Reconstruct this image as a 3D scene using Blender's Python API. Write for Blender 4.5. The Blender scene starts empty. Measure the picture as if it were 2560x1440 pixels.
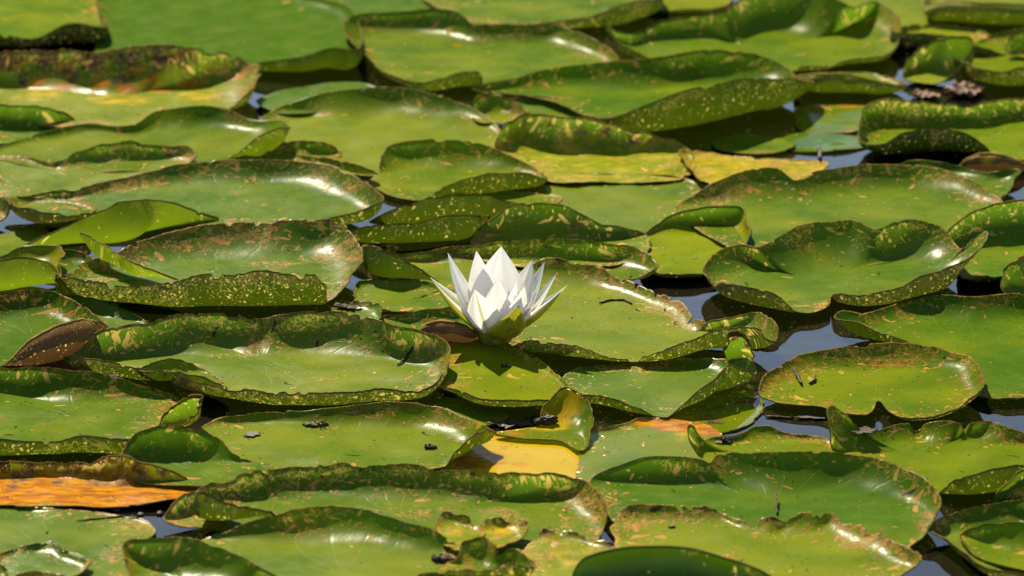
import bpy, math, random
import numpy as np
from mathutils import Vector

# ------------------------------------------------------------------ camera, sky, sun, exposure
scene = bpy.context.scene
col = scene.collection
PITCH = math.radians(15.5)
DIST = 3.8
FPX = 2560 / (2 * math.tan(math.radians(12.4) / 2))      # focal length in photo pixels
cam_data = bpy.data.cameras.new("camera")
cam = bpy.data.objects.new("camera", cam_data)
col.objects.link(cam)
CAM = np.array([0.0, -DIST * math.cos(PITCH), DIST * math.sin(PITCH)])
cam.location = CAM
cam.rotation_euler = (math.pi / 2 - PITCH, 0, 0)
cam_data.sensor_width = 36
cam_data.lens = 36 / (2 * math.tan(math.radians(12.4) / 2))
cam_data.clip_start = 0.05
cam_data.clip_end = 500
cam_data.dof.use_dof = True
cam_data.dof.focus_distance = 3.55
cam_data.dof.aperture_fstop = 12
scene.camera = cam

SUN_EL = math.radians(38.5)
SUN_AZ = math.radians(-17)          # from +Y towards +X; negative = to the left of straight ahead
world = bpy.data.worlds.new("World")
scene.world = world
world.use_nodes = True
wn = world.node_tree
bg = wn.nodes["Background"]
sky = wn.nodes.new("ShaderNodeTexSky")
sky.sky_type = 'NISHITA'
sky.sun_disc = False
sky.sun_elevation = SUN_EL
sky.sun_rotation = SUN_AZ
sky.air_density = 1.0
sky.dust_density = 0.25
sky.ozone_density = 0.6
wn.links.new(sky.outputs[0], bg.inputs[0])
bg.inputs[1].default_value = 0.075

sun_data = bpy.data.lights.new("sun", 'SUN')
sun_data.energy = 5.0
sun_data.angle = math.radians(0.5)
sun_data.color = (1.0, 0.90, 0.67)
sun = bpy.data.objects.new("sun", sun_data)
col.objects.link(sun)
SUN_DIR = Vector((math.sin(SUN_AZ) * math.cos(SUN_EL), math.cos(SUN_AZ) * math.cos(SUN_EL), math.sin(SUN_EL)))
sun.rotation_euler = SUN_DIR.to_track_quat('Z', 'Y').to_euler()
sun.location = SUN_DIR * 8

scene.view_settings.view_transform = 'Standard'
scene.view_settings.look = 'None'
scene.view_settings.gamma = 1
scene.view_settings.exposure = 0.95
scene.cycles.max_bounces = 8
scene.cycles.sample_clamp_indirect = 4

# ------------------------------------------------------------------ photo pixel <-> place
FWD = np.array([0.0, math.cos(PITCH), -math.sin(PITCH)])
UPV = np.array([0.0, math.sin(PITCH), math.cos(PITCH)])
RGT = np.array([1.0, 0.0, 0.0])


def ray(px, py):
    return FWD + RGT * ((px - 1280) / FPX) + UPV * ((720 - py) / FPX)


def on_water(px, py, z=0.0):
    d = ray(px, py)
    return CAM + d * ((z - CAM[2]) / d[2])


def px_size(p):
    return float(np.dot(np.asarray(p) - CAM, FWD)) / FPX


def to_px(P):
    d = P - CAM
    w = d @ FWD
    return 1280 + FPX * (d @ RGT) / w, 720 - FPX * (d @ UPV) / w


# ------------------------------------------------------------------ node helpers
class NT:
    def __init__(self, mat):
        mat.use_nodes = True
        self.t = mat.node_tree
        for n in list(self.t.nodes):
            self.t.nodes.remove(n)
        self.out = self.t.nodes.new("ShaderNodeOutputMaterial")

    def n(self, kind, **kw):
        nd = self.t.nodes.new(kind)
        for k, v in kw.items():
            setattr(nd, k, v)
        return nd

    def set(self, sock, v):
        if hasattr(v, "is_output"):
            self.t.links.new(v, sock)
        elif isinstance(v, (tuple, list)) and sock.type == 'RGBA' and len(v) == 3:
            sock.default_value = (*v, 1)
        else:
            sock.default_value = v

    def m(self, op, a, b=0.0, c=0.0, clamp=False):
        nd = self.n("ShaderNodeMath", operation=op, use_clamp=clamp)
        for s, v in zip(nd.inputs, (a, b, c)):
            self.set(s, v)
        return nd.outputs[0]

    def vm(self, op, a, b=None, scale=None):
        nd = self.n("ShaderNodeVectorMath", operation=op)
        self.set(nd.inputs[0], a)
        if b is not None:
            self.set(nd.inputs[1], b)
        if scale is not None:
            self.set(nd.inputs["Scale"], scale)
        return nd.outputs["Value"] if op in ('LENGTH', 'DOT_PRODUCT') else nd.outputs[0]

    def mix(self, f, a, b):
        nd = self.n("ShaderNodeMix", data_type='RGBA')
        self.set(nd.inputs["Factor"], f)
        self.set(nd.inputs[6], a)
        self.set(nd.inputs[7], b)
        return nd.outputs[2]

    def ramp(self, v, a, b, lo=0.0, hi=1.0):
        nd = self.n("ShaderNodeMapRange", interpolation_type='SMOOTHSTEP')
        self.set(nd.inputs[0], v)
        for i, x in zip((1, 2, 3, 4), (a, b, lo, hi)):
            self.set(nd.inputs[i], x)
        return nd.outputs[0]

    def noise(self, vec, scale, detail=2.0, rough=0.5):
        nd = self.n("ShaderNodeTexNoise")
        self.set(nd.inputs["Vector"], vec)
        nd.inputs["Scale"].default_value = scale
        nd.inputs["Detail"].default_value = detail
        nd.inputs["Roughness"].default_value = rough
        return nd.outputs["Fac"]

    def noisec(self, vec, scale, detail=2.0):
        nd = self.n("ShaderNodeTexNoise")
        self.set(nd.inputs["Vector"], vec)
        nd.inputs["Scale"].default_value = scale
        nd.inputs["Detail"].default_value = detail
        return nd.outputs["Color"]

    def attr(self, name):
        a = self.n("ShaderNodeAttribute", attribute_name=name)
        s = self.n("ShaderNodeSeparateColor")
        self.t.links.new(a.outputs["Color"], s.inputs[0])
        return s.outputs[0], s.outputs[1], s.outputs[2]

    def strokes(self, vec, scale, elong, size, density, warp=0.35):
        """worm-like marks: one randomly turned dash in some cells of a Voronoi pattern"""
        v = self.vm('SCALE', vec, scale=scale)
        w = self.vm('SUBTRACT', self.noisec(v, 0.9, 1.0), (0.5, 0.5, 0.5))
        v = self.vm('ADD', v, self.vm('SCALE', w, scale=warp * 2))
        vo = self.n("ShaderNodeTexVoronoi", voronoi_dimensions='2D', feature='F1')
        self.set(vo.inputs["Vector"], v)
        vo.inputs["Scale"].default_value = 1.0
        loc = self.vm('SUBTRACT', v, vo.outputs["Position"])
        s = self.n("ShaderNodeSeparateColor")
        self.t.links.new(vo.outputs["Color"], s.inputs[0])
        rot = self.n("ShaderNodeVectorRotate", rotation_type='Z_AXIS')
        self.set(rot.inputs["Vector"], loc)
        self.set(rot.inputs["Angle"], self.m('MULTIPLY', s.outputs[0], 6.283))
        q = self.vm('MULTIPLY', rot.outputs[0], (1.0, elong, 0.0))
        ln = self.vm('LENGTH', q)
        thr = self.m('MULTIPLY', self.m('ADD', self.m('MULTIPLY', self.m('POWER', s.outputs[1], 2.0), 0.85), 0.25), size)
        q2 = self.m('DIVIDE', ln, thr)
        on = self.m('LESS_THAN', s.outputs[2], density)
        self.ring = self.m('MULTIPLY', self.ramp(q2, 1.7, 1.0), on)
        return self.m('MULTIPLY', self.ramp(q2, 1.0, 0.75), on)


def leaf_material(name):
    mat = bpy.data.materials.new(name)
    N = NT(mat)
    mx = N.n("ShaderNodeMixShader")
    geo = N.n("ShaderNodeNewGeometry")
    N.t.links.new(geo.outputs["Backfacing"], mx.inputs[0])
    N.t.links.new(leaf_side(N, False), mx.inputs[1])
    N.t.links.new(leaf_side(N, True), mx.inputs[2])
    N.t.links.new(mx.outputs[0], N.out.inputs[0])
    return mat


def leaf_side(N, under):
    uvn = N.n("ShaderNodeUVMap", uv_map="UVMap")
    oi = N.n("ShaderNodeObjectInfo")
    off = N.n("ShaderNodeCombineXYZ")
    N.set(off.inputs[0], N.m('MULTIPLY', oi.outputs["Random"], 7.3))
    N.set(off.inputs[1], N.m('MULTIPLY', oi.outputs["Random"], 3.7))
    uv0 = uvn.outputs[0]
    uv = N.vm('ADD', uv0, off.outputs[0])
    yel, org, brn = N.attr("stain")
    spots, tint, wet = N.attr("look")
    edge, wall, ub = N.attr("place")          # edge: 1 at rim -> falls to 0 over 5 cm
    big = N.noise(uv, 14, 3, 0.55)
    mid = N.noise(uv, 60, 3, 0.6)
    fine = N.noise(uv, 420, 2, 0.6)
    # radial veins
    sx = N.n("ShaderNodeSeparateXYZ")
    N.set(sx.inputs[0], uv0)
    ang = N.m('ARCTAN2', sx.outputs[1], sx.outputs[0])
    rad = N.vm('LENGTH', uv0)
    wob = N.m('MULTIPLY', N.m('SUBTRACT', big, 0.5), 0.5)
    vein = N.m('ABSOLUTE', N.m('SINE', N.m('MULTIPLY', N.m('ADD', ang, wob), 9.0)))
    vein = N.m('MULTIPLY', N.ramp(vein, 0.22, 0.0), N.ramp(rad, 0.0, 0.02))
    if under:
        base = N.mix(N.ramp(N.m('ADD', tint, N.m('MULTIPLY', big, 0.6)), 0.6, 1.5), (0.042, 0.070, 0.004), (0.20, 0.20, 0.008))
        base = N.mix(N.m('MULTIPLY', N.m('MULTIPLY', ub, N.ramp(big, 0.0, 0.25)), 0.9), base, (0.18, 0.078, 0.036))
        base = N.mix(N.m('MULTIPLY', vein, 0.35), base, (0.17, 0.17, 0.03))
    else:
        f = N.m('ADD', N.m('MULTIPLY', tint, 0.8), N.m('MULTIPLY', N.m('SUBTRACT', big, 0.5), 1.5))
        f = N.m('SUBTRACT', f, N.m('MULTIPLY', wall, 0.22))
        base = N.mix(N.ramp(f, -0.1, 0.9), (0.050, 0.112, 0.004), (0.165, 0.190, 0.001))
        base = N.mix(N.m('MULTIPLY', N.ramp(mid, 0.35, 0.75), 0.25), base, (0.115, 0.155, 0.006))
        base = N.mix(N.m('MULTIPLY', vein, 0.09), base, (0.19, 0.28, 0.05))
    base = N.mix(N.m('MULTIPLY', N.ramp(N.noise(uv, 260, 4, 0.7), 0.5, 0.75), 0.28), base, (0.03, 0.06, 0.003))
    mot = N.m('MULTIPLY', N.m('SUBTRACT', mid, 0.5), 1.1)
    mot2 = N.m('MULTIPLY', N.m('SUBTRACT', N.noise(uv, 150, 3, 0.65), 0.5), 0.9)
    base = N.mix(N.ramp(N.m('ADD', yel, N.m('MULTIPLY', mot, N.ramp(yel, 0, .3))), 0.15, 0.75), base, (0.48, 0.31, 0.003))
    base = N.mix(N.ramp(N.m('ADD', org, N.m('MULTIPLY', mot, N.ramp(org, 0, .3))), 0.2, 0.6), base, N.mix(N.ramp(N.noise(N.vm('MULTIPLY', uv, (1, 2.5, 1)), 55, 4, 0.65), 0.38, 0.62), (0.50, 0.195, 0.002), (0.27, 0.075, 0.002)))
    bm = N.m('ADD', N.m('ADD', brn, N.m('MULTIPLY', N.m('ADD', mot, mot2), N.ramp(brn, 0, .3))), 0.0)
    bcol = N.mix(N.ramp(N.noise(uv, 110, 3, 0.6), 0.35, 0.7), (0.022, 0.014, 0.008), (0.20, 0.10, 0.04))
    bfac = N.ramp(bm, 0.25, 0.6)
    base = N.mix(bfac, base, bcol)
    # insect tracks, denser towards the rim
    rimd = N.m('POWER', edge, 1.6)
    clump = N.ramp(N.noise(uv, 22, 2), 0.38, 0.66)
    dens = N.m('MULTIPLY', spots, N.m('ADD', N.m('MULTIPLY', N.m('MULTIPLY', rimd, 2.6), N.m('ADD', clump, 0.4)), N.m('ADD', N.m('ADD', N.m('MULTIPLY', clump, 0.13), N.m('MULTIPLY', wall, 0.22)), 0.006)))
    if under:
        s1 = N.strokes(uv, 150, 1.8, 0.30, N.m('MULTIPLY', N.m('ADD', dens, N.m('MULTIPLY', spots, 0.15)), 0.42))
        s2 = N.strokes(uv, 260, 1.4, 0.34, N.m('MULTIPLY', N.m('ADD', dens, N.m('MULTIPLY', spots, 0.15)), 0.36))
        tan = N.mix(mid, (0.62, 0.52, 0.12), (0.50, 0.34, 0.07))
    else:
        s1 = N.strokes(uv, 60, 3.4, 0.50, dens)
        s2 = N.strokes(uv, 140, 2.2, 0.42, dens)
        tan = N.mix(N.ramp(mid, 0.35, 0.65), (0.64, 0.34, 0.06), N.mix(N.ramp(big, 0.4, 0.6), (0.40, 0.20, 0.035), (0.42, 0.13, 0.03)))
    ring = N.ring
    tn = N.noise(uv, 75, 1.0, 0.5)
    trail = N.ramp(N.m('ABSOLUTE', N.m('SUBTRACT', tn, 0.5)), 0.016, 0.008)
    tmask = N.m('MULTIPLY', N.ramp(N.m('ADD', N.noise(uv, 34, 1), N.m('MULTIPLY', rimd, 0.12)), 0.56, 0.62), N.ramp(N.m('ADD', rimd, N.m('MULTIPLY', spots, 0.5)), 0.45, 0.8))
    trail = N.m('MULTIPLY', N.m('MULTIPLY', trail, tmask), N.ramp(spots, 0.1, 0.5))
    # lacework of healed tracks and rusty blotches along the rim
    t2 = N.ramp(N.m('ABSOLUTE', N.m('SUBTRACT', N.noise(uv, 150, 2.0, 0.6), 0.5)), 0.035, 0.012)
    lm = N.ramp(N.m('ADD', N.m('ADD', N.noise(N.vm('ADD', uv, (3.1, 1.7, 0.0)), 20, 2), N.m('MULTIPLY', rimd, 0.22)), N.m('MULTIPLY', spots, 0.18)), 0.76, 0.88)
    trail = N.m('MAXIMUM', trail, N.m('MULTIPLY', N.m('MULTIPLY', t2, lm), 0.9))
    rust = N.m('MULTIPLY', lm, N.ramp(N.noise(uv, 95, 4, 0.7), 0.40, 0.66))
    base = N.mix(N.m('MULTIPLY', rust, 0.75), base, N.mix(N.ramp(N.noise(uv, 210, 2), 0.4, 0.6), (0.34, 0.14, 0.016), (0.08, 0.036, 0.008)))
    s3 = N.strokes(uv, 330, 1.6, 0.30, N.m('ADD', N.m('MULTIPLY', dens, 0.5), 0.02))
    marks = N.m('MAXIMUM', N.m('MAXIMUM', s1, s2), N.m('MULTIPLY', s3, 0.7))
    marks = N.m('MAXIMUM', marks, N.m('MULTIPLY', trail, 0.35 if under else 0.85))
    base = N.mix(N.m('MULTIPLY', ring, 0.45), base, (0.05, 0.05, 0.006))
    base = N.mix(N.m('MULTIPLY', marks, 0.92), base, tan)
    # ragged brown rim
    rimw = N.m('MULTIPLY', N.m('ADD', N.m('MULTIPLY', spots, 0.26), 0.0), N.ramp(N.noise(uv, 26, 2), 0.38, 0.68))
    rimm = N.ramp(N.m('ADD', edge, N.m('MULTIPLY', N.m('SUBTRACT', N.noise(uv, 130, 4, 0.7), 0.5), 0.16)), N.m('SUBTRACT', 1.0, rimw), 1.03)
    rcol = N.mix(N.ramp(N.noise(uv, 90, 2), 0.4, 0.6), (0.52, 0.27, 0.055), (0.13, 0.055, 0.014))
    base = N.mix(N.m('MULTIPLY', rimm, 0.9), base, rcol)
    # frass and dirt lying on the flat part
    dirt = N.strokes(uv, 55, 4.5, 0.34, N.m('MULTIPLY', spots, N.m('ADD', 0.08, N.m('MULTIPLY', clump, 0.20))), 0.5)
    dirt2 = N.strokes(uv, 170, 2.2, 0.30, N.m('ADD', 0.02, N.m('MULTIPLY', spots, 0.18)), 0.3)
    dirt = N.m('MULTIPLY', N.m('MAXIMUM', dirt, dirt2), 0.35 if under else 0.92)
    base = N.mix(dirt, base, (0.014, 0.011, 0.008))
    # pale dust specks and waxy bloom; the bloom also paints sheen into the flats
    bloom_sheen = N.m('MULTIPLY', N.m('MULTIPLY', N.ramp(N.noise(uv, 19, 5, 0.62), 0.48, 0.75), 0.20), N.m('SUBTRACT', 1.0, wall))
    base = N.mix(bloom_sheen, base, (0.19, 0.225, 0.025))
    dust = N.m('MULTIPLY', N.ramp(fine, 0.62, 0.8), 0.10)
    base = N.mix(dust, base, (0.4, 0.42, 0.3))
    r0 = N.m('ADD', N.m('ADD', 0.46 if under else 0.285, N.m('MULTIPLY', N.m('SUBTRACT', mid, 0.5), 0.16)), N.m('MULTIPLY', N.m('SUBTRACT', big, 0.5), 0.14))
    r0 = N.m('ADD', r0, N.m('MULTIPLY', N.m('MAXIMUM', marks, bfac), 0.3))
    r0 = N.m('MULTIPLY', r0, N.m('SUBTRACT', 1.0, N.m('MULTIPLY', N.m('MINIMUM', N.m('MULTIPLY', wet, 1.9), 1.0), 0.94)))
    lw = N.n("ShaderNodeLayerWeight")
    lw.inputs[0].default_value = 0.5
    graze = N.m('POWER', lw.outputs["Facing"], 4.0)
    gl = N.m('ADD', 0.0078, N.m('MULTIPLY', graze, 0.022))
    gl = N.m('MULTIPLY', gl, N.m('ADD', 0.35, N.m('MULTIPLY', oi.outputs["Random"], 1.5)))
    gl = N.m('MULTIPLY', gl, N.m('ADD', 0.5, N.m('MULTIPLY', mid, 1.0)))
    gl = N.m('ADD', gl, N.m('MULTIPLY', wet, N.m('ADD', 0.04, N.m('MULTIPLY', graze, 0.5))))
    df = N.n("ShaderNodeBsdfDiffuse")
    N.set(df.inputs[0], base)
    gs = N.n("ShaderNodeBsdfGlossy")
    N.set(gs.inputs["Color"], (1.0, 1.0, 1.0))
    N.set(gs.inputs["Roughness"], r0)
    pr = N.n("ShaderNodeMixShader")
    N.set(pr.inputs[0], gl)
    N.t.links.new(df.outputs[0], pr.inputs[1])
    N.t.links.new(gs.outputs[0], pr.inputs[2])
    hgt = N.m('ADD', N.m('MULTIPLY', mid, 0.5), N.m('MULTIPLY', fine, 0.10))
    hgt = N.m('SUBTRACT', hgt, N.m('MULTIPLY', vein, 0.10))
    hgt = N.m('ADD', hgt, N.m('MULTIPLY', marks, 0.35))
    bp = N.n("ShaderNodeBump")
    N.set(bp.inputs["Strength"], N.m('MULTIPLY', 0.5, N.m('SUBTRACT', 1.0, wet)))
    bp.inputs["Distance"].default_value = 0.0012
    N.set(bp.inputs["Height"], hgt)
    N.t.links.new(bp.outputs[0], df.inputs["Normal"])
    N.t.links.new(bp.outputs[0], gs.inputs["Normal"])
    tr = N.n("ShaderNodeBsdfTranslucent")
    tcol = N.mix(N.m('MAXIMUM', N.m('MAXIMUM', bfac, dirt), N.m('MULTIPLY', ub, 1.0)), (0.20, 0.40, 0.012) if not under else (0.28, 0.42, 0.01), (0.12, 0.06, 0.015))
    tcol = N.mix(N.m('MULTIPLY', marks, 0.7), tcol, (0.9, 0.62, 0.17))
    N.set(tr.inputs[0], tcol)
    mx = N.n("ShaderNodeMixShader")
    thin, _g, _b = N.attr("thin")
    dry = N.m('MULTIPLY', marks, 0.22)
    N.set(mx.inputs[0], N.m('ADD', N.m('ADD', 0.065, thin), dry) if under else N.m('ADD', dry, N.m('ADD', N.m('ADD', 0.10, N.m('MULTIPLY', wall, 0.24)), N.m('MULTIPLY', thin, 0.5))))
    N.t.links.new(pr.outputs[0], mx.inputs[1])
    N.t.links.new(tr.outputs[0], mx.inputs[2])
    return mx.outputs[0]


def plain(name, c1, c2, scale=60, rough=0.6, transl=0.0, tc=None, bump=0.4):
    mat = bpy.data.materials.new(name)
    N = NT(mat)
    tcn = N.n("ShaderNodeTexCoord")
    f = N.noise(tcn.outputs["Object"], scale, 4, 0.6)
    pr = N.n("ShaderNodeBsdfPrincipled")
    N.set(pr.inputs["Base Color"], N.mix(N.ramp(f, 0.35, 0.65), c1, c2))
    pr.inputs["Roughness"].default_value = rough
    pr.inputs["Specular IOR Level"].default_value = 0.15
    bp = N.n("ShaderNodeBump")
    bp.inputs["Strength"].default_value = bump
    bp.inputs["Distance"].default_value = 0.002
    N.set(bp.inputs["Height"], f)
    N.t.links.new(bp.outputs[0], pr.inputs["Normal"])
    if transl:
        tr = N.n("ShaderNodeBsdfTranslucent")
        N.set(tr.inputs[0], tc or c2)
        mx = N.n("ShaderNodeMixShader")
        mx.inputs[0].default_value = transl
        N.t.links.new(pr.outputs[0], mx.inputs[1])
        N.t.links.new(tr.outputs[0], mx.inputs[2])
        N.t.links.new(mx.outputs[0], N.out.inputs[0])
    else:
        N.t.links.new(pr.outputs[0], N.out.inputs[0])
    return mat


M_LEAF = leaf_material("lily_pad_leaf")
M_EDGE = plain("leaf_edge", (0.07, 0.085, 0.010), (0.24, 0.15, 0.035), 90, 0.95, 0.2, (0.4, 0.35, 0.05))
M_DARK = plain("wet_debris", (0.012, 0.009, 0.005), (0.07, 0.045, 0.022), 300, 0.6)
M_DEAD = plain("dead_leaf", (0.06, 0.03, 0.018), (0.36, 0.20, 0.12), 120, 0.7)
M_TWIG = plain("twig_bark", (0.018, 0.011, 0.006), (0.075, 0.042, 0.018), 250, 0.7)


def water_material():
    mat = bpy.data.materials.new("pond_water")
    N = NT(mat)
    tc = N.n("ShaderNodeTexCoord")
    f = N.noise(tc.outputs["Object"], 6, 3, 0.5)
    pr = N.n("ShaderNodeBsdfPrincipled")
    N.set(pr.inputs["Base Color"], N.mix(f, (0.006, 0.005, 0.003), (0.016, 0.013, 0.007)))
    pr.inputs["Roughness"].default_value = 0.015
    pr.inputs["IOR"].default_value = 1.33
    bp = N.n("ShaderNodeBump")
    bp.inputs["Strength"].default_value = 0.12
    bp.inputs["Distance"].default_value = 0.004
    N.set(bp.inputs["Height"], N.noise(tc.outputs["Object"], 18, 2, 0.5))
    N.t.links.new(bp.outputs[0], pr.inputs["Normal"])
    N.t.links.new(pr.outputs[0], N.out.inputs[0])
    return mat


# ------------------------------------------------------------------ mesh helpers
def link_mesh(name, verts, faces, mats, parent=None, smooth=True, loc=None):
    me = bpy.data.meshes.new(name)
    V = np.asarray(verts, float)
    if loc is not None:
        V = V - np.asarray(loc)
    me.from_pydata(V.tolist(), [], faces)
    for m in (mats if isinstance(mats, (list, tuple)) else [mats]):
        me.materials.append(m)
    if smooth:
        me.polygons.foreach_set("use_smooth", [True] * len(me.polygons))
    me.update()
    o = bpy.data.objects.new(name, me)
    if loc is not None:
        o.location = loc
    if parent:
        o.parent = parent
    col.objects.link(o)
    return o


def tag(o, label, cat, group=None):
    o["label"] = label
    o["category"] = cat
    if group:
        o["group"] = group


# water: one sheet to the horizon
w = link_mesh("water", [(-60, -20, 0), (60, -20, 0), (60, 200, 0), (-60, 200, 0)], [(0, 1, 2, 3)], water_material(), smooth=False)
w["kind"] = "structure"


def wave2(x, y, seed, wl, n=6):
    r = np.random.RandomState(seed)
    out = np.zeros_like(x)
    for i in range(n):
        a = r.rand() * 2 * math.pi
        k = 2 * math.pi / (wl * (0.6 + 0.9 * r.rand()))
        out += np.sin((x * math.cos(a) + y * math.sin(a)) * k + r.rand() * 6.28)
    return out / math.sqrt(n / 2) / 1.6


def wave1(th, seed, f0, n=7):
    r = np.random.RandomState(seed)
    out = np.zeros_like(th)
    for i in range(n):
        out += np.sin(th * max(1, int(f0 * (0.6 + 0.9 * r.rand()))) + r.rand() * 6.28)
    return out / math.sqrt(n / 2) / 1.6


def spline(P, n):
    """closed centripetal Catmull-Rom through rows of P, n samples, spaced by length"""
    K = len(P)
    d = np.sqrt(np.linalg.norm(np.roll(P, -1, 0)[:, :3] - P[:, :3], axis=1)) + 1e-4
    seg = []
    per = 40
    for i in range(K):
        p0, p1, p2, p3 = P[i - 1], P[i], P[(i + 1) % K], P[(i + 2) % K]
        t0, t1 = 0.0, d[i - 1]
        t2 = t1 + d[i]
        t3 = t2 + d[(i + 1) % K]
        t = np.linspace(t1, t2, per, endpoint=False)[:, None]
        a1 = (t1 - t) / (t1 - t0) * p0 + (t - t0) / (t1 - t0) * p1
        a2 = (t2 - t) / (t2 - t1) * p1 + (t - t1) / (t2 - t1) * p2
        a3 = (t3 - t) / (t3 - t2) * p2 + (t - t2) / (t3 - t2) * p3
        b1 = (t2 - t) / (t2 - t0) * a1 + (t - t0) / (t2 - t0) * a2
        b2 = (t3 - t) / (t3 - t1) * a2 + (t - t1) / (t3 - t1) * a3
        seg.append((t2 - t) / (t2 - t1) * b1 + (t - t1) / (t2 - t1) * b2)
    S = np.concatenate(seg)
    L = np.r_[0, np.cumsum(np.linalg.norm(np.roll(S, -1, 0)[:, :3] - S[:, :3], axis=1))]
    S = np.vstack([S, S[:1]])
    q = np.linspace(0, L[-1], n, endpoint=False)
    return np.stack([np.interp(q, L, S[:, j]) for j in range(S.shape[1])], 1), L[-1]


PADS = []
WARN = []
GROUP = "lily pads floating on the pond"


def pad(layer, label, pts, c=None, o=None, k=None, hard=False, soft=False, hs=None, sp=0.45, t=0.55, wet=0.0, ub=0.0, st=(), jag=1.0, rip=1.0, name="lily_pad", yel=0.0, z=None, group=GROUP, blade=False, thin=0.0, kz=0.0, face=(0.0, -1.0)):
    """one floating leaf. pts: 'px,py,h' rim points in order; h = height of the rim above its foot in photo pixels"""
    seed = len(PADS) + 11
    rs = np.random.RandomState(seed)
    z0 = 0.0022 + 0.0026 * layer if z is None else z
    rows = []
    for tok in pts.split():
        a = [float(v) for v in tok.split(",")]
        x, y, h = a[:3]
        W = on_water(x, y + h, z0)
        rows.append([W[0], W[1], h * px_size(W) / math.cos(PITCH), a[3] if len(a) > 3 else np.nan])
    R = np.array(rows)
    # centre of the foot polygon
    X, Y = R[:, 0], R[:, 1]
    X2, Y2 = np.roll(X, -1), np.roll(Y, -1)
    cr = X * Y2 - X2 * Y
    if c is None:
        A = cr.sum() / 2
        C = np.array([((X + X2) * cr).sum() / (6 * A), ((Y + Y2) * cr).sum() / (6 * A), z0])
    else:
        C = on_water(c[0], c[1], z0)
    rim = R[:, :3].copy()
    out0 = rim[:, :2] - C[:2]
    out0 /= np.linalg.norm(out0, axis=1)[:, None] + 1e-9
    if hard:
        thin -= 0.2
    if hs is None:
        hs = 1.0 if (hard or blade) else (0.78 if soft else 0.84)
    if k is None:
        k = 1.7 if (hard or blade) else (2.5 if soft else 2.3)
    soft_o = 0.10 if (hard or blade) else (-1.0 if soft else -0.7)
    if hs != 1.0:
        for i, tok in enumerate(pts.split()):
            a = [float(v) for v in tok.split(",")]
            g = 1 + (hs - 1) * min(1, max(0, out0[i, 1] * 2.2))
            W = on_water(a[0], a[1] + a[2] * g, z0)
            R[i, :3] = W[0], W[1], a[2] * g * px_size(W) / math.cos(PITCH)
        rim = R[:, :3].copy()
        out0 = rim[:, :2] - C[:2]
        out0 /= np.linalg.norm(out0, axis=1)[:, None] + 1e-9
    of, on = (soft_o, 0.45) if o is None else ((soft_o, o[1]) if isinstance(o, tuple) else (soft_o, o))
    od = of + (on - of) * np.clip(0.5 + (out0 @ np.array(face)) * 1.2, 0, 1)
    ov = np.where(np.isnan(R[:, 3]), od, R[:, 3])
    S, peri = spline(np.column_stack([rim, ov]), 8)
    n = int(np.clip(peri / 0.0016, 140, 560))
    S, peri = spline(np.column_stack([rim, ov]), n)
    Wx = S[:, :2]
    H = np.maximum(S[:, 2], 0.0)
    O = S[:, 3]
    D = Wx - C[:2]
    d = np.linalg.norm(D, axis=1)
    out = D / d[:, None]
    ang = np.unwrap(np.arctan2(D[:, 1], D[:, 0]))
    s = np.sign(ang[-1] - ang[0])
    bad = np.mean(np.diff(ang) * s < -1e-3)
    if bad > 0.02:
        WARN.append((len(PADS), label[:40], round(float(bad), 2)))
    kk = (0.15 if kz else 1.1) + (k - (0.15 if kz else 1.1)) * np.clip(0.5 + out[:, 1] * 1.5, 0, 1)
    kb = np.minimum(kk * H + 0.02 * d, 0.8 * d)
    B = Wx - out * kb[:, None]
    Kc = Wx + out * (O * H)[:, None]
    nb = 26
    ti = np.linspace(0, 1, 22)
    tb = np.linspace(0, 1, nb)[1:]
    inner = C[None, None, :2] + (B - C[:2])[:, None, :] * ti[None, :, None]
    q0, q1, q2 = ((1 - tb) ** 2)[None, :, None], (2 * tb * (1 - tb))[None, :, None], (tb ** 2)[None, :, None]
    wallxy = B[:, None, :] * q0 + Kc[:, None, :] * q1 + Wx[:, None, :] * q2
    wallz = ((tb ** 2)[None, :] + (2 * tb * (1 - tb))[None, :] * kz * np.clip(0.5 + (out @ np.array(face)) * 1.5, 0, 1)[:, None]) * H[:, None]
    prof = np.concatenate([np.concatenate([inner, wallxy], 1), np.concatenate([np.zeros((n, 22)), wallz], 1)[..., None]], 2)
    wf = np.concatenate([np.zeros(22), tb])
    seglen = np.linalg.norm(np.diff(prof, axis=1), axis=2)
    arc = np.concatenate([np.zeros((n, 1)), np.cumsum(seglen, 1)], 1)
    # ragged rim: shorten the profile here and there
    th = np.linspace(0, 2 * math.pi, n, endpoint=False)
    cut = 0.0009 * (wave1(th, seed, 17) + 1.2) + 0.0003 * (wave1(th, seed + 5, 95) + 1.0)
    for _ in range(int(peri * 30 * (0.3 + sp))):
        tc, wd = rs.rand() * 2 * math.pi, (0.0018 + 0.009 * rs.rand() ** 3) / peri * 2 * math.pi
        dd = np.abs((th - tc + math.pi) % (2 * math.pi) - math.pi)
        cut += (0.001 + 0.0045 * rs.rand() ** 2) * np.clip(1 - (dd / wd) ** 4, 0, 1)
    cut *= 0.6 * jag * (0.35 + sp)
    tot = arc[:, -1]
    smax = np.maximum(tot - np.minimum(cut, 0.3 * tot), tot * 0.5)
    NR = 34
    q = np.linspace(0, 1, NR - 1) ** 0.75
    q = np.r_[q[:-1], 1 - 0.0011 / float(np.mean(d)), 1.0]
    V = np.zeros((n, NR, 3))
    wl = np.zeros((n, NR))
    ar = smax[:, None] * q[None, :]
    for i in range(n):
        for j in range(3):
            V[i, :, j] = np.interp(ar[i], arc[i], prof[i, :, j])
        wl[i] = np.interp(ar[i], arc[i], wf)
    V[..., 2] += z0
    # undulation of the blade and radial crinkles towards the rim
    rr = q[None, :] * np.ones((n, 1))
    Hn = np.clip(H / 0.012, 0, 1)[:, None]
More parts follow.
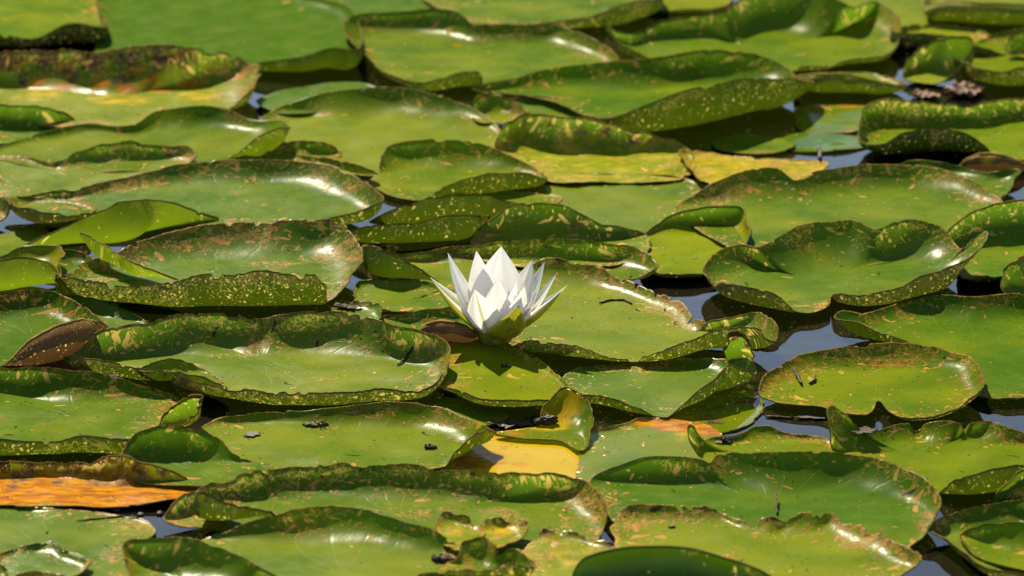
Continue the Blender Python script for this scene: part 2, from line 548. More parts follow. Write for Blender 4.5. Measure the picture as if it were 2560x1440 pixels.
    V[..., 2] += 0.0007 * wave2(V[..., 0], V[..., 1], seed, 0.07) * np.clip(rr * 3, 0, 1) * (1 - 0.7 * wl)
    cr1 = wave1(th, seed + 9, 24)[:, None] * 0.00018 + wave1(th, seed + 3, 8)[:, None] * 0.0012
    amp = rip * cr1 * np.clip((rr - 0.45) / 0.55, 0, 1) ** 1.5 * (0.25 + 0.75 * Hn)
    V[..., 2] += amp * (1 - wl) * 0.9
    V[..., :2] += out[:, None, :] * (amp * wl * 1.5)[..., None]
    if not blade:
        V[..., 2] = np.maximum(V[..., 2], z0 - 0.0012)
    verts = np.concatenate([[[C[0], C[1], z0]], V[:, 1:].reshape(-1, 3)])
    m = NR - 1
    ii = np.arange(n)
    jj = (ii + 1) % n
    faces = []
    ccw = s > 0
    for i in range(n):
        j = (i + 1) % n
        a, b = 1 + i * m, 1 + j * m
        faces.append((0, a, b) if ccw else (0, b, a))
        for r in range(m - 1):
            f = (a + r, a + r + 1, b + r + 1, b + r)
            faces.append(f if ccw else f[::-1])
    # a lip under the rim gives the blade its thickness
    e1, e2 = V[:, -1], V[:, -2]
    tang = np.roll(e1, -1, 0) - np.roll(e1, 1, 0)
    nrm = np.cross(e1 - e2, tang) * (1 if ccw else -1)
    nrm /= np.linalg.norm(nrm, axis=1)[:, None] + 1e-12
    nrm[nrm[:, 2] < -0.2] *= 1
    lip = e1 - nrm * 0.0009
    lip2 = e2 - nrm * 0.0007
    nlip = len(verts)
    verts = np.concatenate([verts, lip, lip2])
    nblade = len(faces)
    for i in range(n):
        j = (i + 1) % n
        a, b = 1 + i * m + m - 1, 1 + j * m + m - 1
        f = (a, nlip + i, nlip + j, b)
        g = (nlip + i, nlip + n + i, nlip + n + j, nlip + j)
        faces.append(f if ccw else f[::-1])
        faces.append(g if ccw else g[::-1])
    ob = link_mesh(name, verts, faces, [M_LEAF, M_EDGE], loc=(C[0], C[1], z0))
    me = ob.data
    nv = len(verts)
    mi = np.zeros(len(faces), int)
    mi[nblade:] = 1
    me.polygons.foreach_set('material_index', mi)
    nb1 = 1 + n * m
    aa = np.unwrap(np.arctan2(out[:, 1], out[:, 0]))
    uvv = np.zeros((nv, 2))
    arr = ar[:, 1:]
    uvv[1:nb1, 0] = (arr * np.cos(aa)[:, None]).ravel()
    uvv[1:nb1, 1] = (arr * np.sin(aa)[:, None]).ravel()
    li = np.zeros(len(me.loops), int)
    me.loops.foreach_get("vertex_index", li)
    uvl = me.uv_layers.new(name="UVMap")
    uvl.data.foreach_set("uv", uvv[li].ravel())
    edge = np.zeros(nv)
    edge[1:nb1] = np.clip(1 - (smax[:, None] - arr) / 0.05, 0, 1).ravel()
    wa = np.zeros(nv)
    wa[1:nb1] = (wl[:, 1:] * Hn).ravel()
    stain = np.zeros((nv, 4))
    stain[:, 3] = 1
    stain[:, 0] = yel
    px, py = to_px(verts)
    for (sx, sy, rp, kind, amt) in st:
        near = int(np.argmin((px - sx) ** 2 + (py - sy) ** 2))
        rw = rp * px_size(verts[near])
        dd = np.linalg.norm(verts - verts[near], axis=1)
        stain[:, 'yob'.index(kind)] = np.maximum(stain[:, 'yob'.index(kind)], amt * np.exp(-(dd / rw) ** 2))
    for nm, arrv in (("stain", stain),
                     ("look", np.column_stack([np.full(nv, sp), np.full(nv, t + rs.uniform(-.2, .2)), np.full(nv, wet), np.ones(nv)])),
                     ("thin", np.column_stack([np.full(nv, thin), np.zeros(nv), np.zeros(nv), np.ones(nv)])),
                     ("place", np.column_stack([edge, wa, np.full(nv, ub), np.ones(nv)]))):
        at = me.attributes.new(nm, 'FLOAT_COLOR', 'POINT')
        at.data.foreach_set("color", arrv.ravel())
    tag(ob, label, "lily pad", group)
    PADS.append(ob)
    return ob


# ------------------------------------------------------------------ the lily pads, far rows first
# --- farthest row
pad(0, "pale green pad with a wavy dark front rim in the far left corner", "-60,-50,0 100,-70,0 235,-35,0 248,20,10 252,66,50 175,58,60 90,94,28 0,84,42 -90,80,40", hard=True, sp=.5, t=.35)
pad(1, "broad smooth blue-green pad without insect marks in the far row", "250,-30,10 252,60,5 258,150,0 420,175,0 600,190,0 645,158,25 700,150,35 760,140,48 830,120,62 878,124,60 895,60,25 860,10,15 780,-10,10 600,-70,0 400,-90,0", k=4.0, hs=1.6, sp=.05, t=.05, o=.7, rip=.5)
pad(0, "pale pad behind the cupped pad with a folded front lip", "780,-40,0 900,-70,0 1040,-60,0 1100,-15,5 1080,40,5 960,80,0 860,50,0 800,20,0", sp=.3, t=.3)
pad(1, "pale far pad whose dark speckled right rim folds up against its neighbour", "1050,-30,0 1200,-85,0 1500,-85,0 1630,-40,20 1650,-8,45 1560,8,62 1500,30,45 1420,50,22 1300,56,8 1180,56,6 1100,22,6", sp=.6, t=.45)
pad(0, "olive sliver of a pad at the far edge right of the speckled fold", "1600,-50,0 1800,-55,0 1830,-10,5 1800,16,10 1720,22,10 1630,22,8", sp=.2, t=.9)
pad(0, "flat pale yellow-green pad between the arc-lit pad and a rolled far pad", "2080,-60,0 2340,-60,0 2420,30,0 2350,80,0 2240,75,0 2130,40,0", sp=.1, t=.7)
pad(1, "far right pad rolled over like a smooth yellow-green log", "2326,15,38 2345,-35,10 2450,-70,0 2640,-50,0 2660,22,52 2560,12,54 2450,5,56 2370,3,52", sp=.25, t=.8, o=1.0, kz=.65)
pad(1, "deep cupped far pad with a brown left rim and a folded front lip", "858,65,35 885,38,42 1000,28,48 1090,20,62 1140,28,62 1190,58,42 1300,60,42 1400,62,42 1480,92,35 1545,150,18 1500,230,0 1330,245,0 1215,232,0 1200,180,44 1140,182,42 1060,205,26 980,185,22 910,130,28", sp=.42, t=.25, st=[(1140,112,22,'o',.6),(1300,75,30,'o',.35),(860,70,20,'b',.5)], c=(1200,150))
pad(2, "big far pad whose glossy bend shines in a white arc", "1500,38,82 1530,72,42 1580,82,28 1660,50,48 1760,34,60 1800,28,75 1880,-14,92 2000,-24,100 2085,-6,95 2128,16,76 2190,2,52 2240,38,42 2252,86,22 2210,134,20 2110,150,16 2050,165,12 2000,166,14 1850,210,0 1720,190,0 1640,152,14 1560,106,40 1520,62,66", sp=.3, t=.3, st=[(1515,60,26,'y',.35)], c=(1880,120), k=1.6)
pad(0, "short dark curled pad with a brown lip right of the arc-lit pad", "2232,80,40 2290,60,12 2400,62,8 2500,102,15 2514,136,14 2440,112,40 2340,84,42", hard=True, sp=.45, t=.5, o=.6)
pad(1, "small olive pad standing tilted beside the dark curled pad", "2262,196,4 2300,120,52 2370,92,90 2425,98,92 2410,150,50 2345,205,3", hard=True, sp=.2, t=.75, k=.6)
pad(2, "right edge pad with a long dark speckled front wall in the far rows", "2385,140,32 2430,106,12 2560,66,18 2660,80,10 2680,160,55 2560,164,62 2510,178,46 2450,168,46", sp=.4, t=.5)
pad(3, "tiny brown-lipped curl of a pad on the far right edge", "2512,118,18 2530,86,45 2565,72,55 2620,80,40 2620,145,0 2540,136,6", sp=.5, t=.4)
pad(1, "long olive pad rolled like a log in front of the arc-lit pad", "1985,192,25 2060,180,8 2180,182,8 2262,208,14 2225,210,26 2120,186,46 2030,186,46", sp=.3, t=.85, o=1.0, kz=.65)
# --- second row
pad(1, "badly browned pad with an orange torn band along its tall far rim", "-90,140,70 0,128,82 130,120,88 250,125,92 370,108,104 460,114,98 560,127,72 630,150,52 649,186,50 626,226,46 562,268,12 450,310,0 300,330,0 150,320,0 0,300,0 -100,270,0", soft=True, hs=.9, k=2.6, sp=.9, t=.8, jag=1.8, c=(270,250),
    st=[(x, y, 50, 'b', .62) for x, y in ((20,150),(120,150),(220,155),(320,150),(400,140),(470,140))] + [(170,185,45,'b',.5),(300,190,45,'b',.5),(60,190,45,'b',.45)] + [(40,150,40,'o',.8),(160,165,36,'o',.75),(230,150,34,'o',.8),(340,170,36,'o',.75),(440,165,42,'o',.85),(515,150,44,'o',.9),(250,208,32,'o',.75),(320,222,32,'o',.75),(395,218,44,'o',.85),(470,205,44,'o',.9),(560,155,40,'o',.8),(90,205,36,'o',.7),(600,185,36,'o',.6),(160,215,36,'o',.6),(500,240,80,'y',.5),(300,250,90,'y',.5),(100,240,80,'y',.5)])
pad(2, "large pad with an upturned speckled outer wall at its right front", "1180,220,12 1300,190,30 1400,167,45 1520,154,60 1660,140,70 1760,124,78 1850,124,75 1940,154,52 1992,184,38 2030,204,42 1990,198,78 1900,194,102 1800,207,118 1700,231,112 1620,259,88 1540,289,50 1460,284,12 1380,250,8 1280,232,6", soft=True, sp=.42, t=.2, c=(1600,250), st=[(1560,284,26,'o',.3),(1620,262,20,'b',.4)])
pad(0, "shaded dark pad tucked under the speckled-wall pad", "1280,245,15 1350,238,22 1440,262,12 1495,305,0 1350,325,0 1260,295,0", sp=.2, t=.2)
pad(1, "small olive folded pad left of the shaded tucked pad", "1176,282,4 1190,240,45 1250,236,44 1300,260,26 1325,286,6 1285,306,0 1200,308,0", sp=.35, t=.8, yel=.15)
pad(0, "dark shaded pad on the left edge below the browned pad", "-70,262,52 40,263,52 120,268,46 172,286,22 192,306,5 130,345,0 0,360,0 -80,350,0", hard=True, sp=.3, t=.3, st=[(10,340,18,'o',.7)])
pad(1, "smooth bright pad whose right tip rolls over into a yellow-green flap", "-30,382,6 60,345,10 195,309,25 320,312,22 400,276,42 480,264,52 560,270,46 640,300,30 706,298,45 722,318,52 700,318,72 640,342,48 576,392,6 430,425,0 250,430,0 100,420,0", soft=True, sp=.15, t=.55, o=1.0, kz=.65, thin=.1)
pad(0, "wide bright green pad with a dark far rim in the second row centre", "640,310,5 700,265,20 780,240,45 900,219,58 1000,216,62 1080,231,56 1160,259,36 1230,300,15 1265,350,0 1210,420,0 1050,440,0 900,440,0 750,420,0 660,360,0", soft=True, sp=.28, t=.6)
pad(1, "yellowing pad with a dark scorched far wall beneath the speckled-wall pad", "1244,372,14 1257,312,56 1300,283,72 1400,289,78 1480,297,72 1560,320,52 1695,352,25 1738,400,5 1700,446,4 1500,452,4 1380,452,4 1305,410,5", hard=True, sp=.5, t=.9, yel=.28, jag=1.6,
    st=[(x, y, 30, 'b', .5) for x, y in ((1310,300),(1380,310),(1450,320),(1520,330),(1580,345))] + [(1250,365,22,'o',.6),(1420,360,50,'y',.5),(1600,375,50,'y',.5)])
pad(0, "thin flat pad with an orange far edge in the gap right of the speckled wall", "1985,300,0 2000,266,2 2080,262,3 2160,264,2 2200,300,0 2120,332,0 2010,328,0", sp=.2, t=.7, wet=.4, z=.002, st=[(2040,264,30,'o',.7),(2120,264,30,'o',.7)])
pad(0, "pale water-filmed pad beside the small dark pool", "1930,345,0 2000,332,0 2130,338,0 2180,360,0 2100,378,0 1990,378,0", sp=.05, t=.3, wet=.5, z=.0018)
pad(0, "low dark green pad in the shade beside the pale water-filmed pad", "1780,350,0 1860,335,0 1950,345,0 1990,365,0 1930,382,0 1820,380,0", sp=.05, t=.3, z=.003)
pad(2, "rounded pad with a shaded far wall and a smooth dome-like front fold at right", "2150,302,45 2166,263,56 2215,246,62 2300,252,58 2420,262,48 2520,246,48 2640,250,40 2720,330,0 2620,400,0 2500,395,0 2476,374,14 2420,336,52 2340,320,72 2260,330,62 2212,357,34 2165,357,24 2147,326,34", hard=True, sp=.5, t=.5, c=(2420,345), o=(.1,.6),
    st=[(2230,262,26,'b',.45),(2300,268,28,'b',.45),(2370,278,28,'b',.4),(2215,330,26,'o',.35)])
pad(1, "ragged yellow pad with a rolled left edge below the low dark pad", "1700,373,22 1760,376,8 1900,393,6 2060,400,6 2075,414,0 2010,445,0 1900,460,0 1775,462,0 1735,425,14", sp=.6, t=.95, yel=.45, jag=1.8, st=[(1860,395,40,'o',.3),(1960,402,40,'y',.6)])
pad(0, "small brown and yellow pad curled over at the right edge", "2395,422,4 2440,412,4 2540,414,4 2565,418,10 2545,402,30 2500,386,46 2450,384,48 2412,402,28", sp=.1, t=.6, ub=1.0, o=1.1, kz=.7, thin=.1, st=[(2470,400,20,'y',.6)])
# --- third row
pad(1, "pad with a toothed brown rim and a dark curl beside the bright rolled pad", "-50,392,10 60,390,10 140,400,20 200,375,36 290,352,48 345,352,48 400,362,36 470,362,36 492,386,20 425,430,0 300,460,0 180,490,0 60,500,0 -50,480,0", sp=.7, t=.4, jag=1.6, st=[(430,375,30,'b',.6),(480,375,25,'b',.55),(150,402,30,'b',.45)])
pad(2, "small dark lens-shaped pad between the yellow flap and the tan-lipped roll", "655,386,2 720,355,26 790,351,32 852,372,12 835,400,0 700,405,0", sp=.3, t=.3)
pad(1, "glossy pad with a shaded toothed rim and a rolled front lip in the centre", "945,430,4 955,380,40 1000,354,52 1100,347,58 1190,355,52 1260,380,36 1340,418,15 1366,446,20 1300,430,52 1200,437,58 1120,460,36 1052,498,3 980,490,0 920,455,0", sp=.3, t=.5, jag=1.3, c=(1130,455))
pad(0, "large pale flat pad with a dotted orange line along its far edge", "1335,490,0 1370,440,8 1450,432,12 1560,434,12 1700,440,12 1755,470,2 1725,530,0 1600,585,0 1500,590,0 1370,540,0", sp=.25, t=.6, wet=.12,
    st=[(1480,445,16,'o',.6),(1560,445,18,'o',.6),(1650,446,26,'o',.7),(1410,445,16,'y',.6),(1700,450,20,'y',.6),(1655,446,10,'b',.7)])
pad(3, "huge glossy pad with bright white patches left of centre", "10,500,6 80,484,16 200,466,22 290,446,26 380,424,36 480,405,46 600,397,52 720,399,52 820,411,52 890,437,46 936,470,40 956,490,40 930,512,46 880,530,40 800,548,16 700,560,3 560,565,0 400,560,0 250,560,0 120,540,5", soft=True, sp=.5, t=.15, c=(560,505))
pad(4, "thin rolled strip of pad with a tan lip on the glossy pad's far rim", "742,386,12 790,388,3 860,400,3 945,431,3 900,412,24 825,395,26", sp=.4, t=.6, o=.6, st=[(760,390,25,'o',.35)])
pad(4, "narrow pad with a brown-olive outer wall and green inside at the left edge", "14,494,28 60,488,14 130,494,8 200,502,10 245,517,10 200,534,20 120,530,36 50,514,40", sp=.35, t=.35, ub=.5)
pad(0, "bright green scrap of pad at the left edge above the brown-olive wall", "-50,440,10 0,446,14 40,474,6 20,500,0 -50,500,0", sp=.05, t=.5)
pad(2, "small brown curl of pad touching the left edge", "-40,482,30 8,494,36 22,520,22 2,548,5 -40,545,5", sp=.3, t=.4, ub=.6)
pad(1, "flat half-shaded pad on the water at the left edge", "-50,600,0 30,578,3 100,566,3 130,600,0 60,650,0 -50,660,0", sp=.1, t=.4, z=.003)
pad(2, "pad with a long olive outer wall and a white-lit sliver of inside", "925,552,8 1000,520,8 1150,482,4 1300,477,4 1405,490,4 1372,520,0 1284,505,52 1200,486,78 1100,491,78 1010,512,62", sp=.25, t=.5)
pad(2, "pad showing only its wavy olive underside above the white flower", "872,588,12 920,588,4 1050,578,4 1200,562,4 1226,545,28 1180,535,72 1100,542,72 1040,556,60 960,560,56 888,570,40", sp=.4, t=.5, o=.6)
pad(2, "pad with a toothed rim whose shadow covers most of its blade above the flower", "1176,606,8 1225,548,45 1290,511,78 1360,504,84 1420,515,72 1475,548,45 1560,566,25 1615,584,5 1595,650,0 1400,670,0 1230,660,0", hard=True, thin=-.25, sp=.3, t=.6, jag=1.4)
pad(1, "long leafy green pad lying behind the dotted-edge pad at right", "2190,425,4 2280,400,22 2380,408,22 2460,430,16 2544,421,32 2530,452,26 2490,500,8 2400,515,0 2260,480,0", sp=.1, t=.15)
pad(2, "broad right pad with two lobed humps along its far rim", "1684,526,5 1740,478,26 1800,446,52 1880,421,68 1940,419,68 1990,449,40 2060,424,52 2170,409,58 2300,413,52 2420,442,42 2497,492,20 2480,560,2 2380,610,0 2200,660,0 2000,665,0 1870,640,0 1750,580,0", soft=True, sp=.55, t=.35, st=[(1940,424,18,'b',.3)])
# --- the row of the flower
pad(3, "smooth yellow-green pad underside arched like a long hood", "60,614,5 150,592,8 300,578,8 450,548,8 548,546,5 500,528,30 420,503,78 300,508,104 190,554,62", face=(.6,-.8), c=(270,596), sp=.08, t=1.0, o=.9, thin=.16)
pad(1, "smooth green pad with one upright right lip above the three-mark rim pad", "1588,602,5 1640,560,25 1700,529,52 1780,513,64 1846,516,62 1866,550,52 1869,605,22 1860,655,5 1760,680,14 1650,682,14 1596,662,2", hard=True, hs=.75, sp=.22, t=.75, c=(1735,625))
pad(1, "low pad with a tan-flecked wavy rim right behind the flower's petals", "950,645,12 1100,620,30 1200,607,46 1300,597,56 1400,596,60 1500,601,56 1580,614,46 1632,640,36 1641,666,26 1600,690,12 1560,698,8 1400,720,0 1200,735,0 1040,715,0", sp=.55, t=.4)
pad(2, "pad seen as a dark sloping outer wall left of the flower", "913,650,25 940,650,4 1000,668,3 1096,704,2 1088,696,6 1030,660,46 970,628,78 915,611,80", sp=.12, t=.35, o=.5)
pad(3, "heavily scarred glossy pad with a tall speckled front wall at left", "148,690,38 215,650,20 300,622,38 400,582,56 500,559,68 620,549,75 740,547,80 845,544,85 882,580,62 911,622,46 896,662,35 862,706,26 820,752,5 806,690,84 740,677,104 620,678,110 500,682,102 420,702,78 330,711,60 250,701,62 160,684,58", soft=True, sp=.95, t=.3, jag=1.5, c=(560,705),
    st=[(x, y, 22, 'b', .5) for x, y in ((560,555),(620,558),(690,556),(760,555),(830,552))] + [(330,705,35,'b',.4),(250,700,30,'b',.45),(400,720,40,'b',.4),(870,590,26,'o',.35),(200,700,30,'b',.35)])
pad(5, "narrow yellow blade of pad pointing up out of the scarred pad", "203,580,62 236,622,14 340,668,6 446,697,3 340,655,36 262,610,54", sp=.25, t=1.0, yel=.3, o=.3, thin=.3)
pad(3, "yellow arched pad underside at the left edge with a glossy inside behind", "-60,655,20 15,634,26 60,614,36 145,613,42 152,650,42 150,688,20 130,660,56 60,642,88 0,650,88 -70,662,70", sp=.08, t=1.0, o=.9, yel=.3, thin=.16)
pad(5, "little yellow pointed tip of pad by the left yellow arch", "140,682,46 150,730,4 186,736,2 165,714,20", sp=.1, t=1.0, yel=.4, thin=.5)
pad(4, "speckled left pad with a brown-purple rolled front like a cigar", "-50,760,40 10,734,52 70,721,58 130,727,52 200,756,42 250,791,32 270,814,22 240,802,48 160,805,100 80,846,72 8,912,5 -60,925,0", sp=.5, t=.25, ub=1.0, o=1.1, kz=.7, c=(80,845), rip=.6, thin=.12)
pad(2, "narrow glossy pad wedged behind the brown cigar-shaped roll", "115,730,22 200,733,26 290,765,26 362,801,6 340,850,0 250,850,0 150,790,0", sp=.1, t=.2)
pad(2, "small ragged pad in shade between the sloping wall and the scarred pad", "885,742,2 900,700,15 980,696,22 1080,704,16 1135,722,6 1125,765,0 1000,775,8 905,756,8", sp=.25, t=.4, jag=1.4)
pad(1, "short pad peeping out left of the flower's lowest petal", "955,770,2 1050,740,12 1110,725,12 1170,760,2 1130,800,0 1010,800,0", sp=.2, t=.5)
pad(3, "torn little pad with dark debris by the scarred pad's right end", "818,778,4 880,750,16 940,752,24 952,780,16 940,805,0 860,815,0", sp=.5, t=.3, jag=2)
pad(2, "pad with a notched rim just behind the brown hood at the flower's foot", "950,792,10 1010,781,26 1090,769,32 1180,774,22 1255,805,0 1205,875,0 1080,880,0 975,860,0", sp=.35, t=.35)
pad(3, "small brown-purple hooded pad at the white flower's foot", "1068,842,5 1120,832,4 1205,856,4 1205,842,14 1162,815,46 1110,801,62 1070,810,54", sp=.03, t=.4, ub=1.0, o=1.1, kz=.7, thin=.12)
pad(2, "wide bright pad with a torn front wall right of the flower", "1275,760,4 1285,690,18 1330,655,42 1400,644,52 1480,654,48 1545,687,32 1620,714,30 1700,751,30 1770,800,26 1830,786,40 1885,774,54 1936,804,60 1939,826,52 1880,812,64 1800,818,62 1720,845,52 1640,875,34 1560,893,14 1480,868,36 1400,853,46 1320,850,42 1268,848,22", sp=.65, t=.65, jag=2.2, c=(1480,845),
    st=[(1330,665,25,'b',.45),(1400,655,26,'b',.45),(1470,665,24,'b',.4),(1350,860,24,'b',.4),(1420,870,20,'b',.4)])
pad(2, "three-mark rim pad: big bowl with scalloped rim and an upright horn on its right tip", "1756,668,30 1790,626,46 1850,611,58 1895,617,64 1945,587,80 2000,561,90 2070,550,95 2130,549,95 2190,571,80 2240,553,92 2290,547,92 2350,561,82 2385,606,52 2405,618,56 2445,588,86 2470,575,105 2464,600,90 2420,640,68 2380,662,74 2300,688,68 2240,718,48 2150,735,36 2095,733,30 2078,740,4 2072,764,2 2030,780,2 1985,772,10 1930,729,52 1860,713,58 1800,702,46", soft=True, sp=.5, t=.3, c=(2070,705), ub=.35,
    st=[(2410,616,28,'b',.45),(1760,668,28,'b',.45),(1870,618,26,'b',.35),(1850,640,20,'o',.35)])
pad(1, "pad on the right edge with a tall shaded wall throwing a curved shadow", "2356,590,30 2430,531,70 2500,504,86 2580,497,86 2690,520,60 2740,640,0 2650,700,14 2540,682,26 2420,692,18 2385,655,0", hard=True, sp=.35, t=.5)
pad(2, "small cupped pad at the right edge below the tall shaded wall", "2503,690,40 2530,650,72 2600,630,72 2680,690,0 2620,760,0 2530,750,2", sp=.5, t=.4)
pad(1, "large veined pad at right with a smooth rolled left corner", "2085,792,40 2108,775,46 2160,781,32 2250,755,36 2340,734,48 2450,739,52 2600,731,52 2740,800,0 2720,920,0 2600,985,8 2470,990,8 2400,970,0 2330,905,5 2270,852,28 2200,829,44 2140,802,48", soft=True, sp=.3, t=.2, c=(2420,890), o=(.1,.7))
# --- rows in front of the flower
pad(2, "long dish-shaped pad with a scribbled far rim left of the flower", "158,888,30 185,857,42 250,827,62 400,794,80 500,779,84 600,783,84 652,797,68 700,783,84 830,776,90 920,789,84 1000,813,74 1080,831,68 1119,855,62 1116,892,52 1096,946,36 1056,972,30 950,969,42 850,976,48 700,976,44 580,966,40 520,956,42 440,934,46 380,921,36 330,912,42 250,894,50 180,889,48", sp=.85, t=.5, c=(650,900), jag=.9,
    st=[(180,888,40,'b',.42),(350,830,22,'o',.4),(1060,850,45,'o',.3),(660,802,30,'o',.3)])
pad(3, "pinched green corner of pad overlapping the dish-shaped pad's front", "345,921,26 385,903,34 440,895,38 506,921,10 568,966,3 500,937,40 420,926,42", sp=.2, t=.6, o=.3)
pad(3, "green pad carrying the white flower's shadow", "1098,966,4 1112,905,10 1128,850,16 1200,846,10 1290,866,14 1360,905,14 1412,955,12 1424,975,12 1405,990,22 1300,998,24 1200,990,24 1130,968,20", sp=.35, t=.7)
pad(1, "pad with a diagonal speckled right fold in front of the torn wall", "1400,950,5 1450,915,3 1600,905,5 1720,891,14 1830,896,34 1880,896,56 1888,930,30 1850,916,66 1830,907,76 1762,962,52 1700,1011,20 1666,1043,2 1640,1039,3 1580,1010,26 1500,985,36 1440,982,28", sp=.4, t=.35, wet=.06, c=(1620,975))
pad(4, "little upright yellow-green lobe with a dark brown cap", "1818,897,4 1818,850,50 1832,826,74 1856,832,68 1876,862,38 1880,897,4 1850,902,2", sp=.4, t=.9, yel=.3, blade=True, k=.3, st=[(1840,830,26,'b',.8),(1870,860,14,'b',.5)])
pad(2, "spotted oval pad with a notch in its front edge beside the dark pool", "1896,972,8 1925,925,26 2000,884,38 2090,867,48 2180,856,54 2260,854,54 2350,867,48 2425,892,42 2458,930,36 2450,966,26 2400,1011,18 2340,1034,14 2270,1041,10 2228,1027,8 2197,1001,5 2165,1031,8 2110,1029,8 2050,1016,2 1960,1010,0 1908,992,2", soft=True, sp=.6, t=.4, c=(2185,965),
    st=[(1960,935,24,'b',.42),(1930,975,40,'b',.32),(2000,995,36,'b',.3),(2040,925,14,'b',.45),(2400,950,40,'o',.28)])
pad(1, "submerged brown pad under the diagonal fold", "1670,1062,0 1740,1000,0 1850,965,0 1905,990,0 1900,1040,0 1840,1075,0 1740,1085,0", sp=.1, t=.9, wet=1, z=.0012, st=[(1720,1050,60,'o',.45),(1800,1020,60,'b',.5),(1870,1000,60,'b',.6),(1780,1050,60,'b',.45)])  # sunken leaf; its brown also paints in the fold's mirror image
pad(1, "left edge pad with a sheeny far wall and a speckled front strip", "-70,926,62 0,915,64 100,915,70 200,924,64 300,942,48 400,971,28 442,990,12 432,1042,3 380,1075,2 330,1092,38 310,1096,50 250,1088,56 190,1086,56 130,1100,46 0,1094,52 -80,1095,46", sp=.5, t=.5, c=(190,1040), st=[(290,1090,30,'b',.35),(150,1100,30,'o',.25)])
pad(3, "small upright sunlit flap of pad between two left pads", "398,1058,2 425,1020,34 465,990,60 497,983,62 495,1016,44 470,1050,18 430,1066,2", sp=.25, t=.9, yel=.5, blade=True, k=.4, thin=.04)
pad(0, "small half-hidden pale pad with a rounded end right below the scarred dish", "1070,1030,2 1110,992,5 1200,1004,6 1258,1022,6 1266,1042,3 1230,1062,0 1150,1070,0 1080,1060,0", sp=.06, t=.65)
pad(1, "pad with an olive back-folded right flap left of the yellow patch", "470,1110,2 530,1050,12 600,1034,22 700,1027,28 800,1021,38 900,1007,48 1000,1003,54 1100,1015,48 1170,1045,38 1206,1060,42 1243,1077,38 1225,1070,50 1172,1088,62 1136,1126,32 1112,1164,3 1000,1185,0 800,1190,0 650,1185,0 530,1170,0", soft=True, sp=.3, t=.65, c=(860,1110), o=(.1,.3))
pad(2, "smooth plain green lobe rising left of the back-folded flap pad", "302,1145,20 335,1087,62 400,1061,84 460,1065,80 530,1089,54 600,1138,16 700,1172,0 650,1205,0 480,1215,0 345,1200,5", sp=.3, t=.3, c=(480,1170))
pad(1, "rotting orange pad with a grey-brown curled far rim", "-70,1156,42 0,1149,38 100,1152,32 220,1152,38 290,1132,58 340,1144,58 400,1164,42 460,1187,22 510,1202,5 485,1240,0 380,1258,0 200,1266,0 0,1262,0 -80,1260,0", hard=True, sp=.35, t=.9, yel=.3, jag=1.8, c=(230,1232),
    st=[(x, y, 95, 'o', 1.2) for x, y in ((20,1205),(120,1205),(220,1210),(320,1210),(420,1215),(480,1205),(60,1232),(200,1235),(330,1235),(440,1232))] + [(x, y, 26, 'b', .75) for x, y in ((10,1158),(70,1158),(130,1160),(190,1160),(250,1150))] + [(300,1150,36,'b',.55),(350,1165,34,'b',.5),(400,1172,26,'b',.45),(60,1200,50,'b',.6),(250,1202,46,'b',.55),(30,1215,26,'b',.6),(150,1208,34,'b',.5),(310,1225,20,'b',.6),(440,1225,18,'b',.6),(340,1190,60,'b',.55),(400,1235,20,'b',.5),(200,1235,24,'b',.45)])
pad(0, "flat orange-yellow pad under a film of water mirroring the petals", "1110,1175,0 1190,1092,0 1300,1072,0 1420,1070,0 1500,1120,0 1530,1200,0 1400,1235,0 1200,1235,0", sp=.3, t=.9, wet=.38, z=.0016, yel=.8,
    st=[(1190,1150,70,'o',1.0),(1300,1160,30,'o',.55),(1260,1120,24,'o',.5),(1230,1165,24,'b',.4),(1320,1135,16,'b',.35),(1260,1085,50,'o',.6),(1340,1090,60,'y',.8),(1160,1165,50,'b',.4)])
pad(1, "green lobe with a yellow half and a black rotten corner folded upright", "1236,1086,0 1300,1074,0 1345,1060,5 1356,1018,45 1384,985,70 1410,964,88 1446,977,78 1476,1011,54 1482,1045,34 1452,1130,0 1400,1102,0 1310,1096,0", sp=.15, t=.65, c=(1400,1088), soft=True, hs=.7, thin=.3,
    st=[(1382,1008,60,'y',2),(1366,1040,55,'y',2),(1390,990,18,'o',.5),(1300,1085,40,'o',.6),(1370,1045,20,'b',.8),(1400,972,14,'b',.6),(1475,1015,14,'b',.4)])
pad(0, "wet pale pad with an orange far corner in front of the diagonal fold", "1445,1150,0 1472,1078,5 1550,1058,9 1612,1041,9 1690,1047,6 1800,1074,3 1775,1140,0 1710,1195,0 1560,1220,0 1455,1205,0", sp=.2, t=.55, wet=.3, z=.003,
    st=[(1625,1054,42,'o',1.1),(1690,1062,55,'o',1.3),(1760,1072,50,'o',1.2),(1640,1050,16,'b',.6),(1700,1090,60,'y',.4)])
pad(2, "gently peaked pad with a rolled yellow left edge above the glossy wide pad", "1756,1150,2 1734,1110,22 1715,1061,66 1728,1062,62 1745,1094,20 1800,1088,12 1850,1082,18 1912,1059,28 1970,1080,16 2060,1092,12 2092,1128,3 2055,1175,0 1900,1190,0 1800,1180,0", sp=.3, t=.45, c=(1900,1135), st=[(1722,1090,25,'y',.5)])
pad(1, "right pad with a tall pointed left lobe and slits in its far rim", "2086,1130,5 2064,1066,62 2077,1009,108 2104,1024,94 2150,1075,42 2200,1072,30 2270,1056,38 2284,1074,18 2300,1070,20 2312,1056,38 2400,1057,44 2412,1072,20 2425,1056,42 2470,1048,48 2525,1066,42 2600,1095,20 2680,1150,0 2620,1166,62 2540,1162,80 2440,1178,74 2380,1201,42 2340,1230,3 2250,1220,0 2120,1170,0", soft=True, sp=.4, t=.5, c=(2320,1140))
